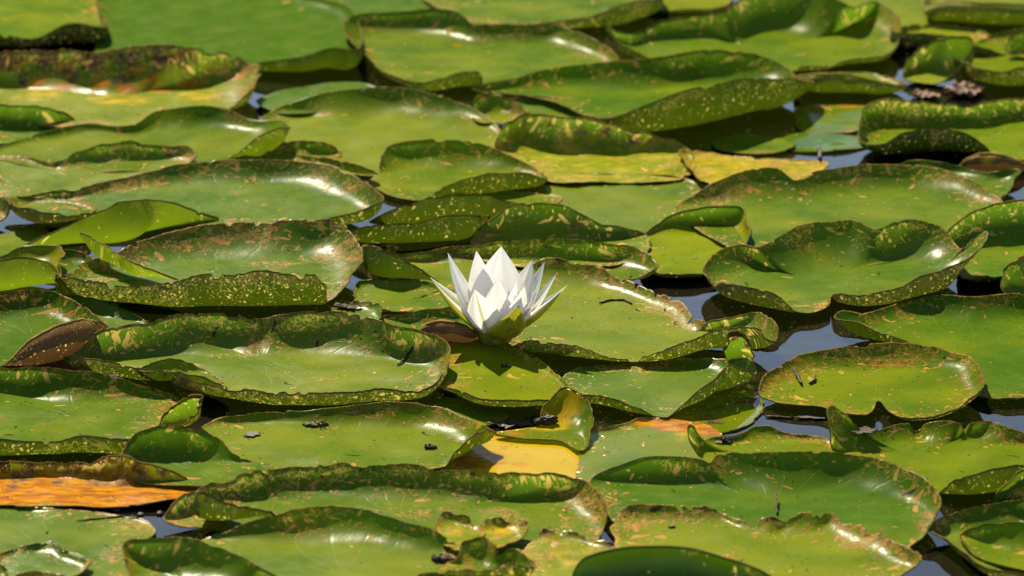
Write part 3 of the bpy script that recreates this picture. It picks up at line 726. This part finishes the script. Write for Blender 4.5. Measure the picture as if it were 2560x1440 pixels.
pad(2, "shaded leaning strip of pad on the right edge", "2486,1262,5 2520,1202,52 2580,1165,70 2660,1200,0 2620,1290,0", hard=True, sp=.15, t=.3)
pad(3, "small olive strip of pad low on the right edge", "2496,1246,3 2530,1218,10 2600,1205,10 2640,1230,0 2600,1215,45 2540,1222,30", sp=.3, t=.8, ub=.4)
# --- nearest rows
pad(0, "pale flat pad floating in the near left corner", "-70,1250,5 0,1248,9 100,1265,9 200,1274,4 300,1285,4 370,1300,6 391,1325,3 372,1348,0 322,1385,0 332,1440,0 300,1520,0 0,1530,0 -90,1420,0", sp=.35, t=.45, wet=.08, st=[(230,1280,20,'o',.3)])
pad(1, "small pale pad with a browned right tip lying on the near left pad", "-40,1402,10 30,1370,14 120,1352,22 180,1377,20 227,1398,16 205,1424,10 150,1448,6 60,1460,0 -30,1450,0", sp=.3, t=.35, st=[(222,1400,18,'b',.5),(135,1360,12,'b',.45)])
pad(2, "low sliver of pad cut by the bottom edge at near left", "10,1455,4 60,1428,18 130,1427,18 190,1455,2 160,1500,0 40,1500,0", sp=.1, t=.5)
pad(1, "long narrow pad with a chewed and riddled far rim at bottom left of centre", "408,1292,12 430,1260,32 470,1229,48 540,1197,58 620,1177,70 720,1162,76 850,1154,82 1000,1157,82 1100,1165,78 1200,1174,76 1300,1177,74 1400,1181,66 1466,1197,54 1503,1235,48 1513,1286,28 1485,1355,3 1300,1420,0 1100,1410,0 900,1380,0 700,1340,0 600,1330,2 520,1316,8 440,1311,6", hs=.75, k=2.2, sp=1.0, t=.5, jag=1.1, rip=.5, c=(980,1285),
    st=[(1200,1180,36,'o',.35),(1180,1182,18,'b',.45),(1350,1185,20,'b',.45),(900,1165,20,'b',.35)])
pad(3, "smooth olive roll folded over the riddled pad's left end", "494,1262,38 520,1262,6 600,1280,4 692,1286,4 690,1281,8 600,1262,44 550,1246,62 515,1227,80 496,1226,76", sp=.25, t=.7, o=.6, st=[(502,1240,18,'y',.5),(520,1250,16,'b',.35)])
pad(2, "glossy near pad with a long white highlight under its shaded rim", "498,1348,5 570,1322,26 650,1294,48 730,1271,64 800,1263,70 900,1269,70 1000,1295,60 1080,1324,45 1152,1366,15 1230,1440,0 1160,1520,0 900,1560,0 650,1540,0 530,1440,0", hs=.8, k=2.2, o=(0,.4), sp=.32, t=.7)
pad(3, "plain dark pad front left with a few tan spots, cut by the bottom edge", "311,1388,42 317,1350,58 400,1340,80 480,1344,85 560,1369,70 640,1409,48 712,1452,10 650,1540,0 450,1550,0 350,1480,5 318,1420,22", sp=.3, t=.25, c=(490,1475))
pad(3, "yellow-spotted rotting lobe with a black brown rim on the riddled pad", "1088,1302,15 1110,1277,28 1200,1289,28 1300,1292,28 1319,1316,22 1292,1350,5 1200,1385,0 1105,1365,0", sp=.5, t=.9, yel=.3, jag=2, st=[(1130,1285,20,'b',.5),(1200,1293,18,'b',.5),(1260,1300,22,'b',.6),(1310,1305,20,'b',.7),(1260,1325,40,'y',.8)])
pad(2, "pale yellow pad with a crusty torn brown edge at bottom centre", "1270,1410,0 1335,1345,8 1362,1315,30 1410,1322,24 1460,1334,20 1520,1352,16 1585,1362,8 1640,1410,0 1600,1500,0 1350,1520,0", sp=.45, t=.85, yel=.3, wet=.06, jag=2.4, c=(1450,1425),
    st=[(1362,1320,26,'b',.75),(1420,1330,20,'b',.6),(1470,1340,24,'b',.75),(1530,1356,26,'b',.75),(1580,1362,22,'b',.7),(1500,1350,20,'o',.5)])
pad(4, "small wavy pad with an olive rolled front at bottom centre", "1143,1385,25 1165,1346,54 1210,1339,60 1250,1367,44 1300,1371,42 1337,1412,20 1328,1414,34 1270,1405,44 1230,1420,32 1150,1422,22 1048,1434,10 1042,1455,0 1110,1412,2", sp=.7, t=.4, c=(1205,1432), st=[(1160,1355,20,'b',.6),(1210,1345,16,'b',.4)])
pad(2, "wide glossy bright pad with a notched far rim at bottom right", "1478,1192,15 1560,1157,48 1610,1141,64 1690,1137,70 1758,1148,64 1776,1157,58 1800,1134,70 1920,1126,82 2060,1127,82 2160,1137,76 2250,1164,64 2327,1200,52 2348,1240,46 2337,1276,36 2295,1350,3 2200,1400,0 1900,1410,0 1650,1380,0 1530,1300,0 1486,1235,2", soft=True, sp=.32, t=.15, c=(1930,1265),
    st=[(1900,1150,12,'o',.4)])
pad(3, "pale yellow-green pad full of slits with a chewed frilly far rim", "1528,1302,8 1555,1267,28 1650,1253,40 1750,1257,40 1800,1275,24 1850,1292,24 1900,1290,32 1930,1284,40 1960,1296,26 2000,1274,46 2050,1276,46 2085,1278,42 2110,1305,26 2150,1304,38 2200,1325,38 2250,1355,38 2303,1388,32 2262,1422,20 2220,1455,10 2100,1530,0 1850,1530,0 1640,1500,0 1545,1390,0", soft=True, sp=.75, t=.8, yel=.08, jag=2.2, c=(1900,1400),
    st=[(1740,1262,16,'b',.65),(1765,1270,16,'b',.6),(1920,1290,18,'b',.7),(1945,1290,18,'b',.7),(2090,1300,14,'b',.6),(1930,1300,40,'y',.5),(2060,1290,60,'y',.35),(2250,1430,30,'b',.4)])
pad(5, "smooth dark green unmarked pad rising at the bottom edge", "1434,1436,42 1460,1395,76 1530,1369,98 1640,1363,110 1750,1374,104 1850,1403,78 1932,1446,42 1960,1540,0 1700,1590,0 1500,1560,0", hard=True, thin=-.3, sp=.06, t=.0, c=(1690,1530), k=1.0, rip=.8, jag=.3)
pad(1, "near right pad with a thick yellow-green front rim", "2316,1313,22 2400,1275,38 2480,1256,50 2580,1242,54 2720,1280,0 2700,1440,20 2560,1432,28 2470,1417,26 2400,1367,28 2350,1336,24", sp=.3, t=.4, c=(2520,1365))
pad(2, "inner pad lying in the thick-rimmed near right pad", "2400,1335,5 2440,1311,40 2500,1303,54 2600,1311,54 2680,1385,0 2570,1425,0 2450,1395,0", sp=.1, t=.5, c=(2540,1390))
pad(3, "olive scrap of pad in the very bottom left corner", "-40,1415,15 5,1407,22 18,1425,10 0,1460,0 -40,1460,0", sp=.3, t=.9, yel=.2)
pad(2, "dark green corner of pad between the yellow arch and the yellow blade", "140,622,34 200,626,26 290,684,8 335,704,0 250,716,0 160,700,0", sp=.5, t=.25)
pad(1, "low shaded pad in the dark gap under the blue-green pad", "640,250,0 760,215,2 900,205,4 960,230,0 880,262,0 720,285,0", sp=.1, t=.1)  # added over open water to darken a gap that reflects sky
pad(1, "thin shaded pad below the left yellow arch", "-40,742,2 60,726,4 160,722,4 200,745,0 120,765,0 -30,775,0", sp=.1, t=.3)  # filler strip, added so this gap shows no sky reflection
# ------------------------------------------------------------------ the white water lily
def petal_material(name, back):
    mat = bpy.data.materials.new(name)
    N = NT(mat)
    uvn = N.n("ShaderNodeUVMap", uv_map="UVMap")
    sx = N.n("ShaderNodeSeparateXYZ")
    N.set(sx.inputs[0], uvn.outputs[0])
    u, v = sx.outputs[0], sx.outputs[1]          # u 0..1 across, v 0..1 base to tip
    st = N.vm('MULTIPLY', uvn.outputs[0], (26.0, 1.6, 0.0))
    streak = N.noise(st, 1.0, 3, 0.6)
    white = N.mix(N.ramp(streak, 0.35, 0.7), (0.83, 0.81, 0.79), (0.88, 0.86, 0.84))
    white = N.mix(N.ramp(v, 0.28, 0.0), white, (0.72, 0.70, 0.30))
    dc = N.m('ABSOLUTE', N.m('SUBTRACT', u, 0.5))
    if back == 'sepal':
        g = N.mix(N.ramp(streak, 0.3, 0.7), (0.17, 0.19, 0.010), (0.36, 0.33, 0.02))
        g = N.mix(N.ramp(N.noise(uvn.outputs[0], 9, 3), 0.5, 0.75), g, (0.10, 0.10, 0.012))
        g = N.mix(N.ramp(dc, 0.40, 0.47), g, (0.44, 0.42, 0.03))
        g = N.mix(N.ramp(v, 0.22, 0.0), g, (0.34, 0.32, 0.02))
        base = N.mix(N.ramp(v, 0.955, 0.985), g, (0.05, 0.03, 0.015))
    elif back == 'half':
        g = N.mix(N.ramp(streak, 0.3, 0.7), (0.26, 0.27, 0.012), (0.42, 0.40, 0.03))
        base = N.mix(N.ramp(N.m('ADD', dc, N.m('MULTIPLY', streak, 0.06)), 0.47, 0.38), white, g)
    elif back == 'stripe':
        base = N.mix(N.ramp(N.m('ADD', dc, N.m('MULTIPLY', v, -0.01)), 0.06, 0.03), white, (0.40, 0.42, 0.05))
    else:
        base = white
    geo = N.n("ShaderNodeNewGeometry")
    both = N.mix(geo.outputs["Backfacing"], white, base)
    pr = N.n("ShaderNodeBsdfPrincipled")
    N.set(pr.inputs["Base Color"], both)
    pr.inputs["Roughness"].default_value = 0.5
    bp = N.n("ShaderNodeBump")
    bp.inputs["Strength"].default_value = 0.15
    bp.inputs["Distance"].default_value = 0.001
    N.set(bp.inputs["Height"], streak)
    N.t.links.new(bp.outputs[0], pr.inputs["Normal"])
    tr = N.n("ShaderNodeBsdfTranslucent")
    N.set(tr.inputs[0], base if back in ('sepal', 'half') else N.vm('SCALE', N.mix(0.6, white, base), scale=0.86))
    mx = N.n("ShaderNodeMixShader")
    mx.inputs[0].default_value = 0.43 if back in ('', 'stripe') else (0.45 if back == 'half' else 0.4)
    N.t.links.new(pr.outputs[0], mx.inputs[1])
    N.t.links.new(tr.outputs[0], mx.inputs[2])
    N.t.links.new(mx.outputs[0], N.out.inputs[0])
    return mat


P_WHITE = petal_material("petal_white", '')
P_SEPAL = petal_material("sepal_green", 'sepal')
P_HALF = petal_material("sepal_side_green", 'half')
P_STRIPE = petal_material("petal_striped", 'stripe')

F0 = on_water(1238, 888, 0.0)
FS = px_size(F0)
FB = F0 + np.array([0, 0, 40 * FS / math.cos(PITCH)])        # receptacle, 1.5 cm over the water
flower = bpy.data.objects.new("water_lily", None)
flower.location = FB
flower.empty_display_size = 0.02
col.objects.link(flower)
tag(flower, "open white water lily flower with pointed petals and green-backed sepals", "flower")


def tip_at(px, py, dy):
    """point on the line of sight to a tip, dy metres behind (+) or before (-) the flower's axis"""
    d = ray(px, py)
    return CAM + d * ((F0[1] + dy - CAM[1]) / d[1])


def petal(name, px, py, dy, width, back=P_WHITE, belly=0.25, cup=0.35, turn=0.0, base_r=0.006, wpos=0.5, inner=None, base_dz=0.0, label=None):
    T = tip_at(px, py, dy)
    hd = np.array([T[0] - FB[0], T[1] - FB[1], 0.0])
    hd /= np.linalg.norm(hd) + 1e-9
    Bp = FB + hd * base_r + np.array([0, 0, base_dz])
    ax = T - Bp
    L = np.linalg.norm(ax)
    ax /= L
    up = np.array([0, 0, 1.0])
    side = np.cross(ax, up if abs(ax[2]) < 0.98 else hd)
    side /= np.linalg.norm(side)
    nrm = np.cross(side, ax)
    if np.dot(nrm, up) < 0 or np.dot(nrm, -hd) < -0.2:
        nrm, side = -nrm, -side
    ct, sn = math.cos(turn), math.sin(turn)
    side, nrm = side * ct + nrm * sn, nrm * ct - side * sn
    nu, nvv = 15, 28
    V, uv, F = [], [], []
    for j in range(nvv + 1):
        v = j / nvv
        cpos = Bp + ax * (L * v) - nrm * (belly * L * 0.55 * math.sin(math.pi * min(1, v * 1.0)) * (1 - 0.35 * v))
        if v < wpos:
            wv = math.sin(math.pi / 2 * (0.38 + 0.62 * v / wpos)) ** 0.9
        else:
            q = (v - wpos) / (1 - wpos)
            wv = (1 - q ** 1.55) * (1 - 0.12 * q) + 0.004
        hw = width / 2 * wv
        for i in range(nu + 1):
            u = i / nu * 2 - 1
            lift = cup * hw * (u * u) * (1 - 0.45 * v)
            crease = 0.0005 * math.cos(u * 9 + px) * math.sin(math.pi * v)
            V.append(cpos + side * (hw * u) + nrm * (lift + crease))
            uv.append(((u + 1) / 2, v))
    for j in range(nvv):
        for i in range(nu):
            a = j * (nu + 1) + i
            F.append((a, a + 1, a + nu + 2, a + nu + 1))
    # inner face (towards the axis) must be the front
    a, b, c_ = V[F[200][0]], V[F[200][1]], V[F[200][3]]
    if np.dot(np.cross(b - a, c_ - a), nrm) < 0:
        F = [f[::-1] for f in F]
    o = link_mesh(name, np.array(V) - FB, F, [back], parent=flower)
    uvl = o.data.uv_layers.new(name="UVMap")
    for lp in o.data.loops:
        uvl.data[lp.index].uv = uv[lp.vertex_index]
    if label:
        o["label"] = label
    return o


# outer sepals
petal("sepal", 1297, 764, -0.036, 0.029, P_SEPAL, belly=.42, cup=.6, base_r=.003, wpos=.45, turn=.15, label="green-backed sepal facing the viewer")
petal("sepal", 1074, 692, 0.004, 0.024, P_HALF, belly=.16, cup=1.0, turn=0, base_r=.004, label="long left sepal with a yellow-green back")
petal("sepal", 1419, 712, -0.006, 0.024, P_HALF, belly=.20, cup=1.0, turn=0, base_r=.004, label="long right sepal with a yellow-green back")
petal("sepal", 1245, 640, 0.046, 0.026, P_SEPAL, belly=.2, cup=.4, base_r=.004)
# outer petals
petal("petal", 1119, 631, 0.018, 0.031, belly=.16, cup=.35, turn=-.1)
petal("petal", 1191, 627, 0.032, 0.026, belly=.18, cup=.35)
petal("petal", 1253, 616, 0.026, 0.042, belly=.15, cup=.35)
petal("petal", 1331, 649, 0.026, 0.032, belly=.16, cup=.35)
petal("petal", 1362, 654, 0.016, 0.028, belly=.18, cup=.35)
petal("petal", 1391, 685, 0.004, 0.030, belly=.18, cup=.35)
petal("petal", 1187, 724, -0.030, 0.027, P_STRIPE, belly=.20, cup=.55, base_r=.003, turn=-.25, label="front petal with a green stripe down its back")
petal("petal", 1312, 716, -0.018, 0.029, belly=.24, cup=.5)
# inner petals
petal("petal", 1246, 694, -0.006, 0.030, belly=.2, cup=.5)
petal("petal", 1292, 704, -0.008, 0.030, belly=.2, cup=.5)
# stamens and stalk
M_STAMEN = plain("stamen_yellow", (0.62, 0.42, 0.03), (0.78, 0.58, 0.08), 200, 0.6, 0.2)
M_STALK = plain("flower_stalk", (0.08, 0.07, 0.015), (0.16, 0.13, 0.03), 90, 0.5)
rs = np.random.RandomState(4)


def tube(path, radii, seg=8):
    V, F = [], []
    path = np.asarray(path, float)
    for i, p in enumerate(path):
        d = path[min(i + 1, len(path) - 1)] - path[max(i - 1, 0)]
        d = d / (np.linalg.norm(d) + 1e-12)
        a = np.cross(d, [0.3, 0.2, 0.93] if abs(d[2]) < .9 else [1, 0, 0])
        a /= np.linalg.norm(a)
        b = np.cross(d, a)
        for k_ in range(seg):
            t_ = 2 * math.pi * k_ / seg
            V.append(p + radii[i] * (a * math.cos(t_) + b * math.sin(t_)))
    for i in range(len(path) - 1):
        for k_ in range(seg):
            F.append((i * seg + k_, i * seg + (k_ + 1) % seg, (i + 1) * seg + (k_ + 1) % seg, (i + 1) * seg + k_))
    F.append(tuple(range(seg))[::-1])
    F.append(tuple((len(path) - 1) * seg + k_ for k_ in range(seg)))
    return V, F


# the green cup under the petals
V, F = [], []
prof = [(0.004, -0.006), (0.009, -0.0045), (0.0125, -0.001), (0.0135, 0.003), (0.012, 0.007)]
for j, (r_, z_) in enumerate(prof):
    for i in range(24):
        a = 2 * math.pi * i / 24
        V.append((r_ * math.cos(a) * (1 + .05 * math.sin(4 * a)), r_ * math.sin(a), z_))
for j in range(len(prof) - 1):
    for i in range(24):
        F.append((j * 24 + i, j * 24 + (i + 1) % 24, (j + 1) * 24 + (i + 1) % 24, (j + 1) * 24 + i))
M_CUP = plain("sepal_cup", (0.17, 0.17, 0.012), (0.32, 0.29, 0.03), 140, 0.5, 0.2)
link_mesh("receptacle", V, F, M_CUP, parent=flower)
for i in range(14):
    a = i * 2.399
    r = 0.002 + 0.005 * math.sqrt(i / 14)
    p0 = np.array([math.cos(a) * r, math.sin(a) * r, 0.004])
    p2 = np.array([math.cos(a) * r * 1.9, math.sin(a) * r * 1.9, 0.024])
    p3 = np.array([math.cos(a) * r * 1.1, math.sin(a) * r * 1.1, 0.030])
    V, F = tube([p0, (p0 + p2) / 2 * [1.1, 1.1, 1], p2, p3], [0.0012, 0.0014, 0.001, 0.0004], 6)
    link_mesh("stamen", V, F, M_STAMEN, parent=flower)
V, F = tube([(0.006, 0.012, -0.03), (0.003, 0.006, -0.012), (0, 0, -0.003), (0, 0, 0.004)], [0.004, 0.0042, 0.0055, 0.009], 12)
link_mesh("stalk", V, F, M_STALK, parent=flower)
# ------------------------------------------------------------------ scraps lying on the pads and in the water
bpy.context.view_layer.update()
DG = bpy.context.evaluated_depsgraph_get()


M_MOSS = plain('moss', (0.02, 0.024, 0.006), (0.13, 0.11, 0.02), 260, 0.7)


def hit(px, py):
    """the surface seen at a photo pixel: where a scrap lies"""
    d = Vector(ray(px, py)).normalized()
    ok, loc, nor, *_ = scene.ray_cast(DG, Vector(CAM), d)
    return np.array(loc) if ok else on_water(px, py, 0.003)


def blob_mesh(rs, size, n_blobs, flat=0.45, spread=1.0, rough=0.35, filaments=0):
    import bmesh
    bm = bmesh.new()
    sx, sy = size
    for b in range(n_blobs):
        t_ = (b + 0.5) / n_blobs * 2 - 1
        c = Vector((t_ * sx * 0.42 * spread + rs.normal() * sx * 0.05, rs.normal() * sy * 0.18, 0))
        r = min(sx, sy) * (0.32 + 0.3 * rs.rand())
        vs = bmesh.ops.create_icosphere(bm, subdivisions=3, radius=1.0)["verts"]
        ph = rs.rand(3, 3) * 9
        kx = sx / sy * 0.5 if n_blobs == 1 else 0.8 + rs.rand() * 0.9
        for v in vs:
            p = v.co.copy()
            f = 1 + rough * (math.sin(p.x * 4 + ph[0, 0]) * math.sin(p.y * 5 + ph[0, 1]) + 0.6 * math.sin(p.z * 9 + ph[0, 2]) * math.sin(p.x * 8 + ph[1, 0]))
            v.co = Vector((p.x * f * r * kx, p.y * f * r, p.z * f * r * flat)) + c + Vector((0, 0, r * flat * 0.6))
    V = [np.array(v.co) for v in bm.verts]
    bm.verts.index_update()
    F = [tuple(v.index for v in f.verts) for f in bm.faces]
    bm.free()
    for k_ in range(filaments):
        a = rs.rand() * 6.28
        p0 = np.array([rs.normal() * sx * 0.2, rs.normal() * sy * 0.15, 0.0008])
        L = sx * (0.35 + 0.4 * rs.rand())
        p1 = p0 + np.array([math.cos(a) * L, math.sin(a) * L * 0.7, 0.001 + 0.003 * rs.rand()])
        mid_ = (p0 + p1) / 2 + np.array([rs.normal() * L * .15, rs.normal() * L * .15, 0.0015])
        v_, f_ = tube([p0, mid_, p1], [0.0007, 0.0006, 0.0002], 5)
        o_ = len(V)
        V += v_
        F += [tuple(i + o_ for i in f) for f in f_]
    return V, F


def crumple(name, cat, label, px, py, wpx, hpx, seed, mat, group=None, rise=0.5):
    """a dry leaf collapsed into a wrinkled, torn sheet"""
    rs = np.random.RandomState(seed)
    p = hit(px, py)
    s_ = px_size(p)
    n, m_ = 72, 16
    V, F = [np.zeros(3)], []
    ph = rs.rand(8) * 6.28
    for i in range(n):
        a = 2 * math.pi * i / n
        R_ = 1 + 0.22 * math.sin(2 * a + ph[0]) + 0.16 * math.sin(5 * a + ph[1]) + 0.12 * math.sin(11 * a + ph[2]) + 0.08 * rs.normal()
        for j in range(1, m_ + 1):
            r = R_ * j / m_
            x, y = r * math.cos(a) * wpx / 2 * s_, r * math.sin(a) * hpx / 2 * s_
            fx, fy = x / (wpx * s_), y / (hpx * s_)
            z = abs(math.sin(fx * 9 + ph[3] + 2 * math.sin(fy * 5 + ph[4]))) * 0.6 + 0.35 * math.sin(fy * 11 + fx * 6 + ph[5]) + 0.25 * math.sin(fx * 23 + fy * 17 + ph[6])
            V.append(np.array([x, y, (0.25 + 0.55 * z) * rise * min(wpx, hpx) * s_ * 0.45 * (0.35 + 0.65 * r)]))
    for i in range(n):
        k0, k1 = 1 + i * m_, 1 + ((i + 1) % n) * m_
        F.append((0, k0, k1))
        for j in range(m_ - 1):
            F.append((k0 + j, k0 + j + 1, k1 + j + 1, k1 + j))
    o = link_mesh(name, V, F, mat)
    o.location = p + np.array([0, 0, 0.0012])
    so = o.modifiers.new("thickness", 'SOLIDIFY')
    so.thickness = 0.0006
    tag(o, label, cat, group)
    return o


def scrap(name, cat, label, px, py, wpx, dpx, n=2, mat=M_DARK, seed=1, rz=0.0, group=None, **kw):
    p = hit(px, py)
    s_ = px_size(p)
    V, F = blob_mesh(np.random.RandomState(seed), (wpx * s_ * 0.62, dpx * s_ * 0.52), n, **kw)
    o = link_mesh(name, V, F, mat)
    o.location = p
    o.rotation_euler = (0, 0, rz)
    tag(o, label, cat, group)
    return o


def twig(name, cat, label, pixels, wpx=4, mat=M_TWIG, lift=None, group=None):
    P = [hit(x, y) for x, y in pixels]
    s_ = px_size(P[0])
    P = [p + np.array([0, 0, wpx * s_ * 0.4 + (lift[i] * s_ if lift else 0)]) for i, p in enumerate(P)]
    # a few in-between points
    Q = []
    for i in range(len(P) - 1):
        for t_ in (0, 0.33, 0.66):
            q = P[i] * (1 - t_) + P[i + 1] * t_
            Q.append(q + np.random.RandomState(i * 7 + int(t_ * 10)).normal(size=3) * s_ * 0.8)
    Q.append(P[-1])
    n = len(Q)
    rad = [wpx * s_ * 0.5 * (0.5 + 0.6 * math.sin(math.pi * (i + 0.7) / (n + 0.4))) for i in range(n)]
    base = P[0].copy()
    V, F = tube([q - base for q in Q], rad, 7)
    o = link_mesh(name, V, F, mat)
    o.location = base
    tag(o, label, cat, group)
    return o


scrap("debris_clump", "debris", "dark crumpled scrap with thin legs lying on the near pad with the long highlight", 1106, 1402, 66, 60, 3, seed=3, filaments=5, flat=.6, mat=M_TWIG)
scrap("debris_clump", "debris", "mossy wet clump on the pad with the back-folded flap", 785, 1062, 80, 50, 4, mat=M_MOSS, seed=5, filaments=4, flat=.35)
crumple("debris_clump", "debris", "flat black scrap left of the mossy clump", 630, 1089, 40, 34, 6, M_DARK, rise=.15)
scrap("debris_clump", "debris", "small brown clump near the back-folded flap's foot", 1076, 1120, 34, 34, 2, seed=7, filaments=2, flat=.6, mat=M_TWIG)
crumple("debris_clump", "debris", "long wet brown scrap beside the tall pointed lobe", 2162, 1082, 66, 44, 8, M_TWIG, rise=.25)
scrap("debris_clump", "debris", "stringy dark tangle on the gently peaked pad", 1812, 1108, 46, 44, 2, seed=9, filaments=7, flat=.3)
scrap("debris_clump", "debris", "shiny black rotten lump against the yellow half lobe", 1362, 1060, 50, 50, 3, seed=10, flat=.8)
crumple("dead_leaf", "dead leaf", "wrinkled blackish dead leaf in the water left of the yellow half lobe", 1285, 1062, 96, 90, 12, M_DARK, rise=.25)
crumple("dead_leaf", "dead leaf", "crumpled pinkish-brown dead leaf in the shade at far right", 2410, 238, 100, 90, 13, M_DEAD, rise=.7)
crumple("dead_leaf", "dead leaf", "small torn dry leaf scrap left of the crumpled dead leaf", 2315, 244, 60, 70, 14, M_DEAD, rise=.5)
for i, (x, y, w_) in enumerate(((236, 1275, 40), (292, 1278, 56), (352, 1286, 56), (398, 1286, 44))):
    scrap("pond_lump", "debris", "glossy black lump floating in the gap under the orange pad", x, y, w_, 46, 1, seed=20 + i, flat=.4, rough=.12, group="black lumps in the gap under the orange pad")
twig("twig", "twig", "short curved dark twig on the pad right of the flower", ((1437 + 60, 760), (1465 + 60, 752), (1500 + 60, 752), (1540 + 40, 762)), 6)
scrap("beetle", "insect", "tiny dark beetle on the white glint right of the flower", 1662, 776, 15, 26, 1, seed=31, flat=.7, rough=.05)
twig("twig", "twig", "slanting dark stick on the dish-shaped pad's right end", ((992, 916), (1010, 900), (1026, 880), (1032, 868)), 6)  # stands in for a long dark slit in the blade
twig("twig", "twig", "dry brown curl standing on the spotted oval pad's left end", ((2003, 965), (1996, 950), (1990, 940), (1984, 930)), 9, lift=(0, 2, 4, 6))
twig("twig", "twig", "short hooked brown stem right of the dry brown curl", ((2022, 962), (2034, 956), (2038, 945)), 7, lift=(0, 2, 5))
twig("twig", "twig", "straight black stick floating at the spotted oval pad's front", ((1912, 1044), (1950, 1046), (1985, 1048)), 7, mat=M_DARK)
crumple("debris_clump", "debris", "black scum clump under the spotted oval pad's front edge", 2045, 1046, 90, 40, 33, M_DARK, rise=.15)
twig("twig", "twig", "brown spike sticking up between the two big pads at lower right", ((1942, 1290), (1940, 1270), (1941, 1250)), 6, lift=(0, 8, 18))
crumple("debris_clump", "debris", "dark shreds caught at the scarred pad's right end", 868, 772, 56, 44, 35, M_TWIG, rise=.5)
twig("twig", "twig", "dark sprout standing in the small pool at upper right", ((2048, 402), (2050, 392), (2046, 380)), 11, mat=M_DARK, lift=(0, 4, 9))
scrap("debris_clump", "debris", "black speck of scum in the small pool at upper right", 2086, 376, 22, 30, 1, mat=M_DARK, seed=37)
twig("twig", "twig", "thin dead stem lying on the flat pale pad at near left", ((190, 1304), (240, 1298), (300, 1292), (345, 1294)), 4)
scrap("seed", "seed", "pointed dark seed husk on the flat pale pad at near left", 118, 1333, 26, 30, 1, seed=41, flat=.6, rough=.15)
scrap("debris_clump", "debris", "dark shred with a pale feather bit on the slit-filled pad", 1678, 1318, 20, 30, 2, seed=43, flat=.6)
scrap("caterpillar", "insect", "dark caterpillar-like dropping on the riddled pad", 1045, 1242, 10, 60, 1, seed=45, flat=.6, rough=.1)
scrap("debris_clump", "debris", "torn dark scrap on the flower's shadow", 1262, 918, 26, 56, 2, seed=46, filaments=2, flat=.3)
print("PAD WARN", WARN, len(PADS))
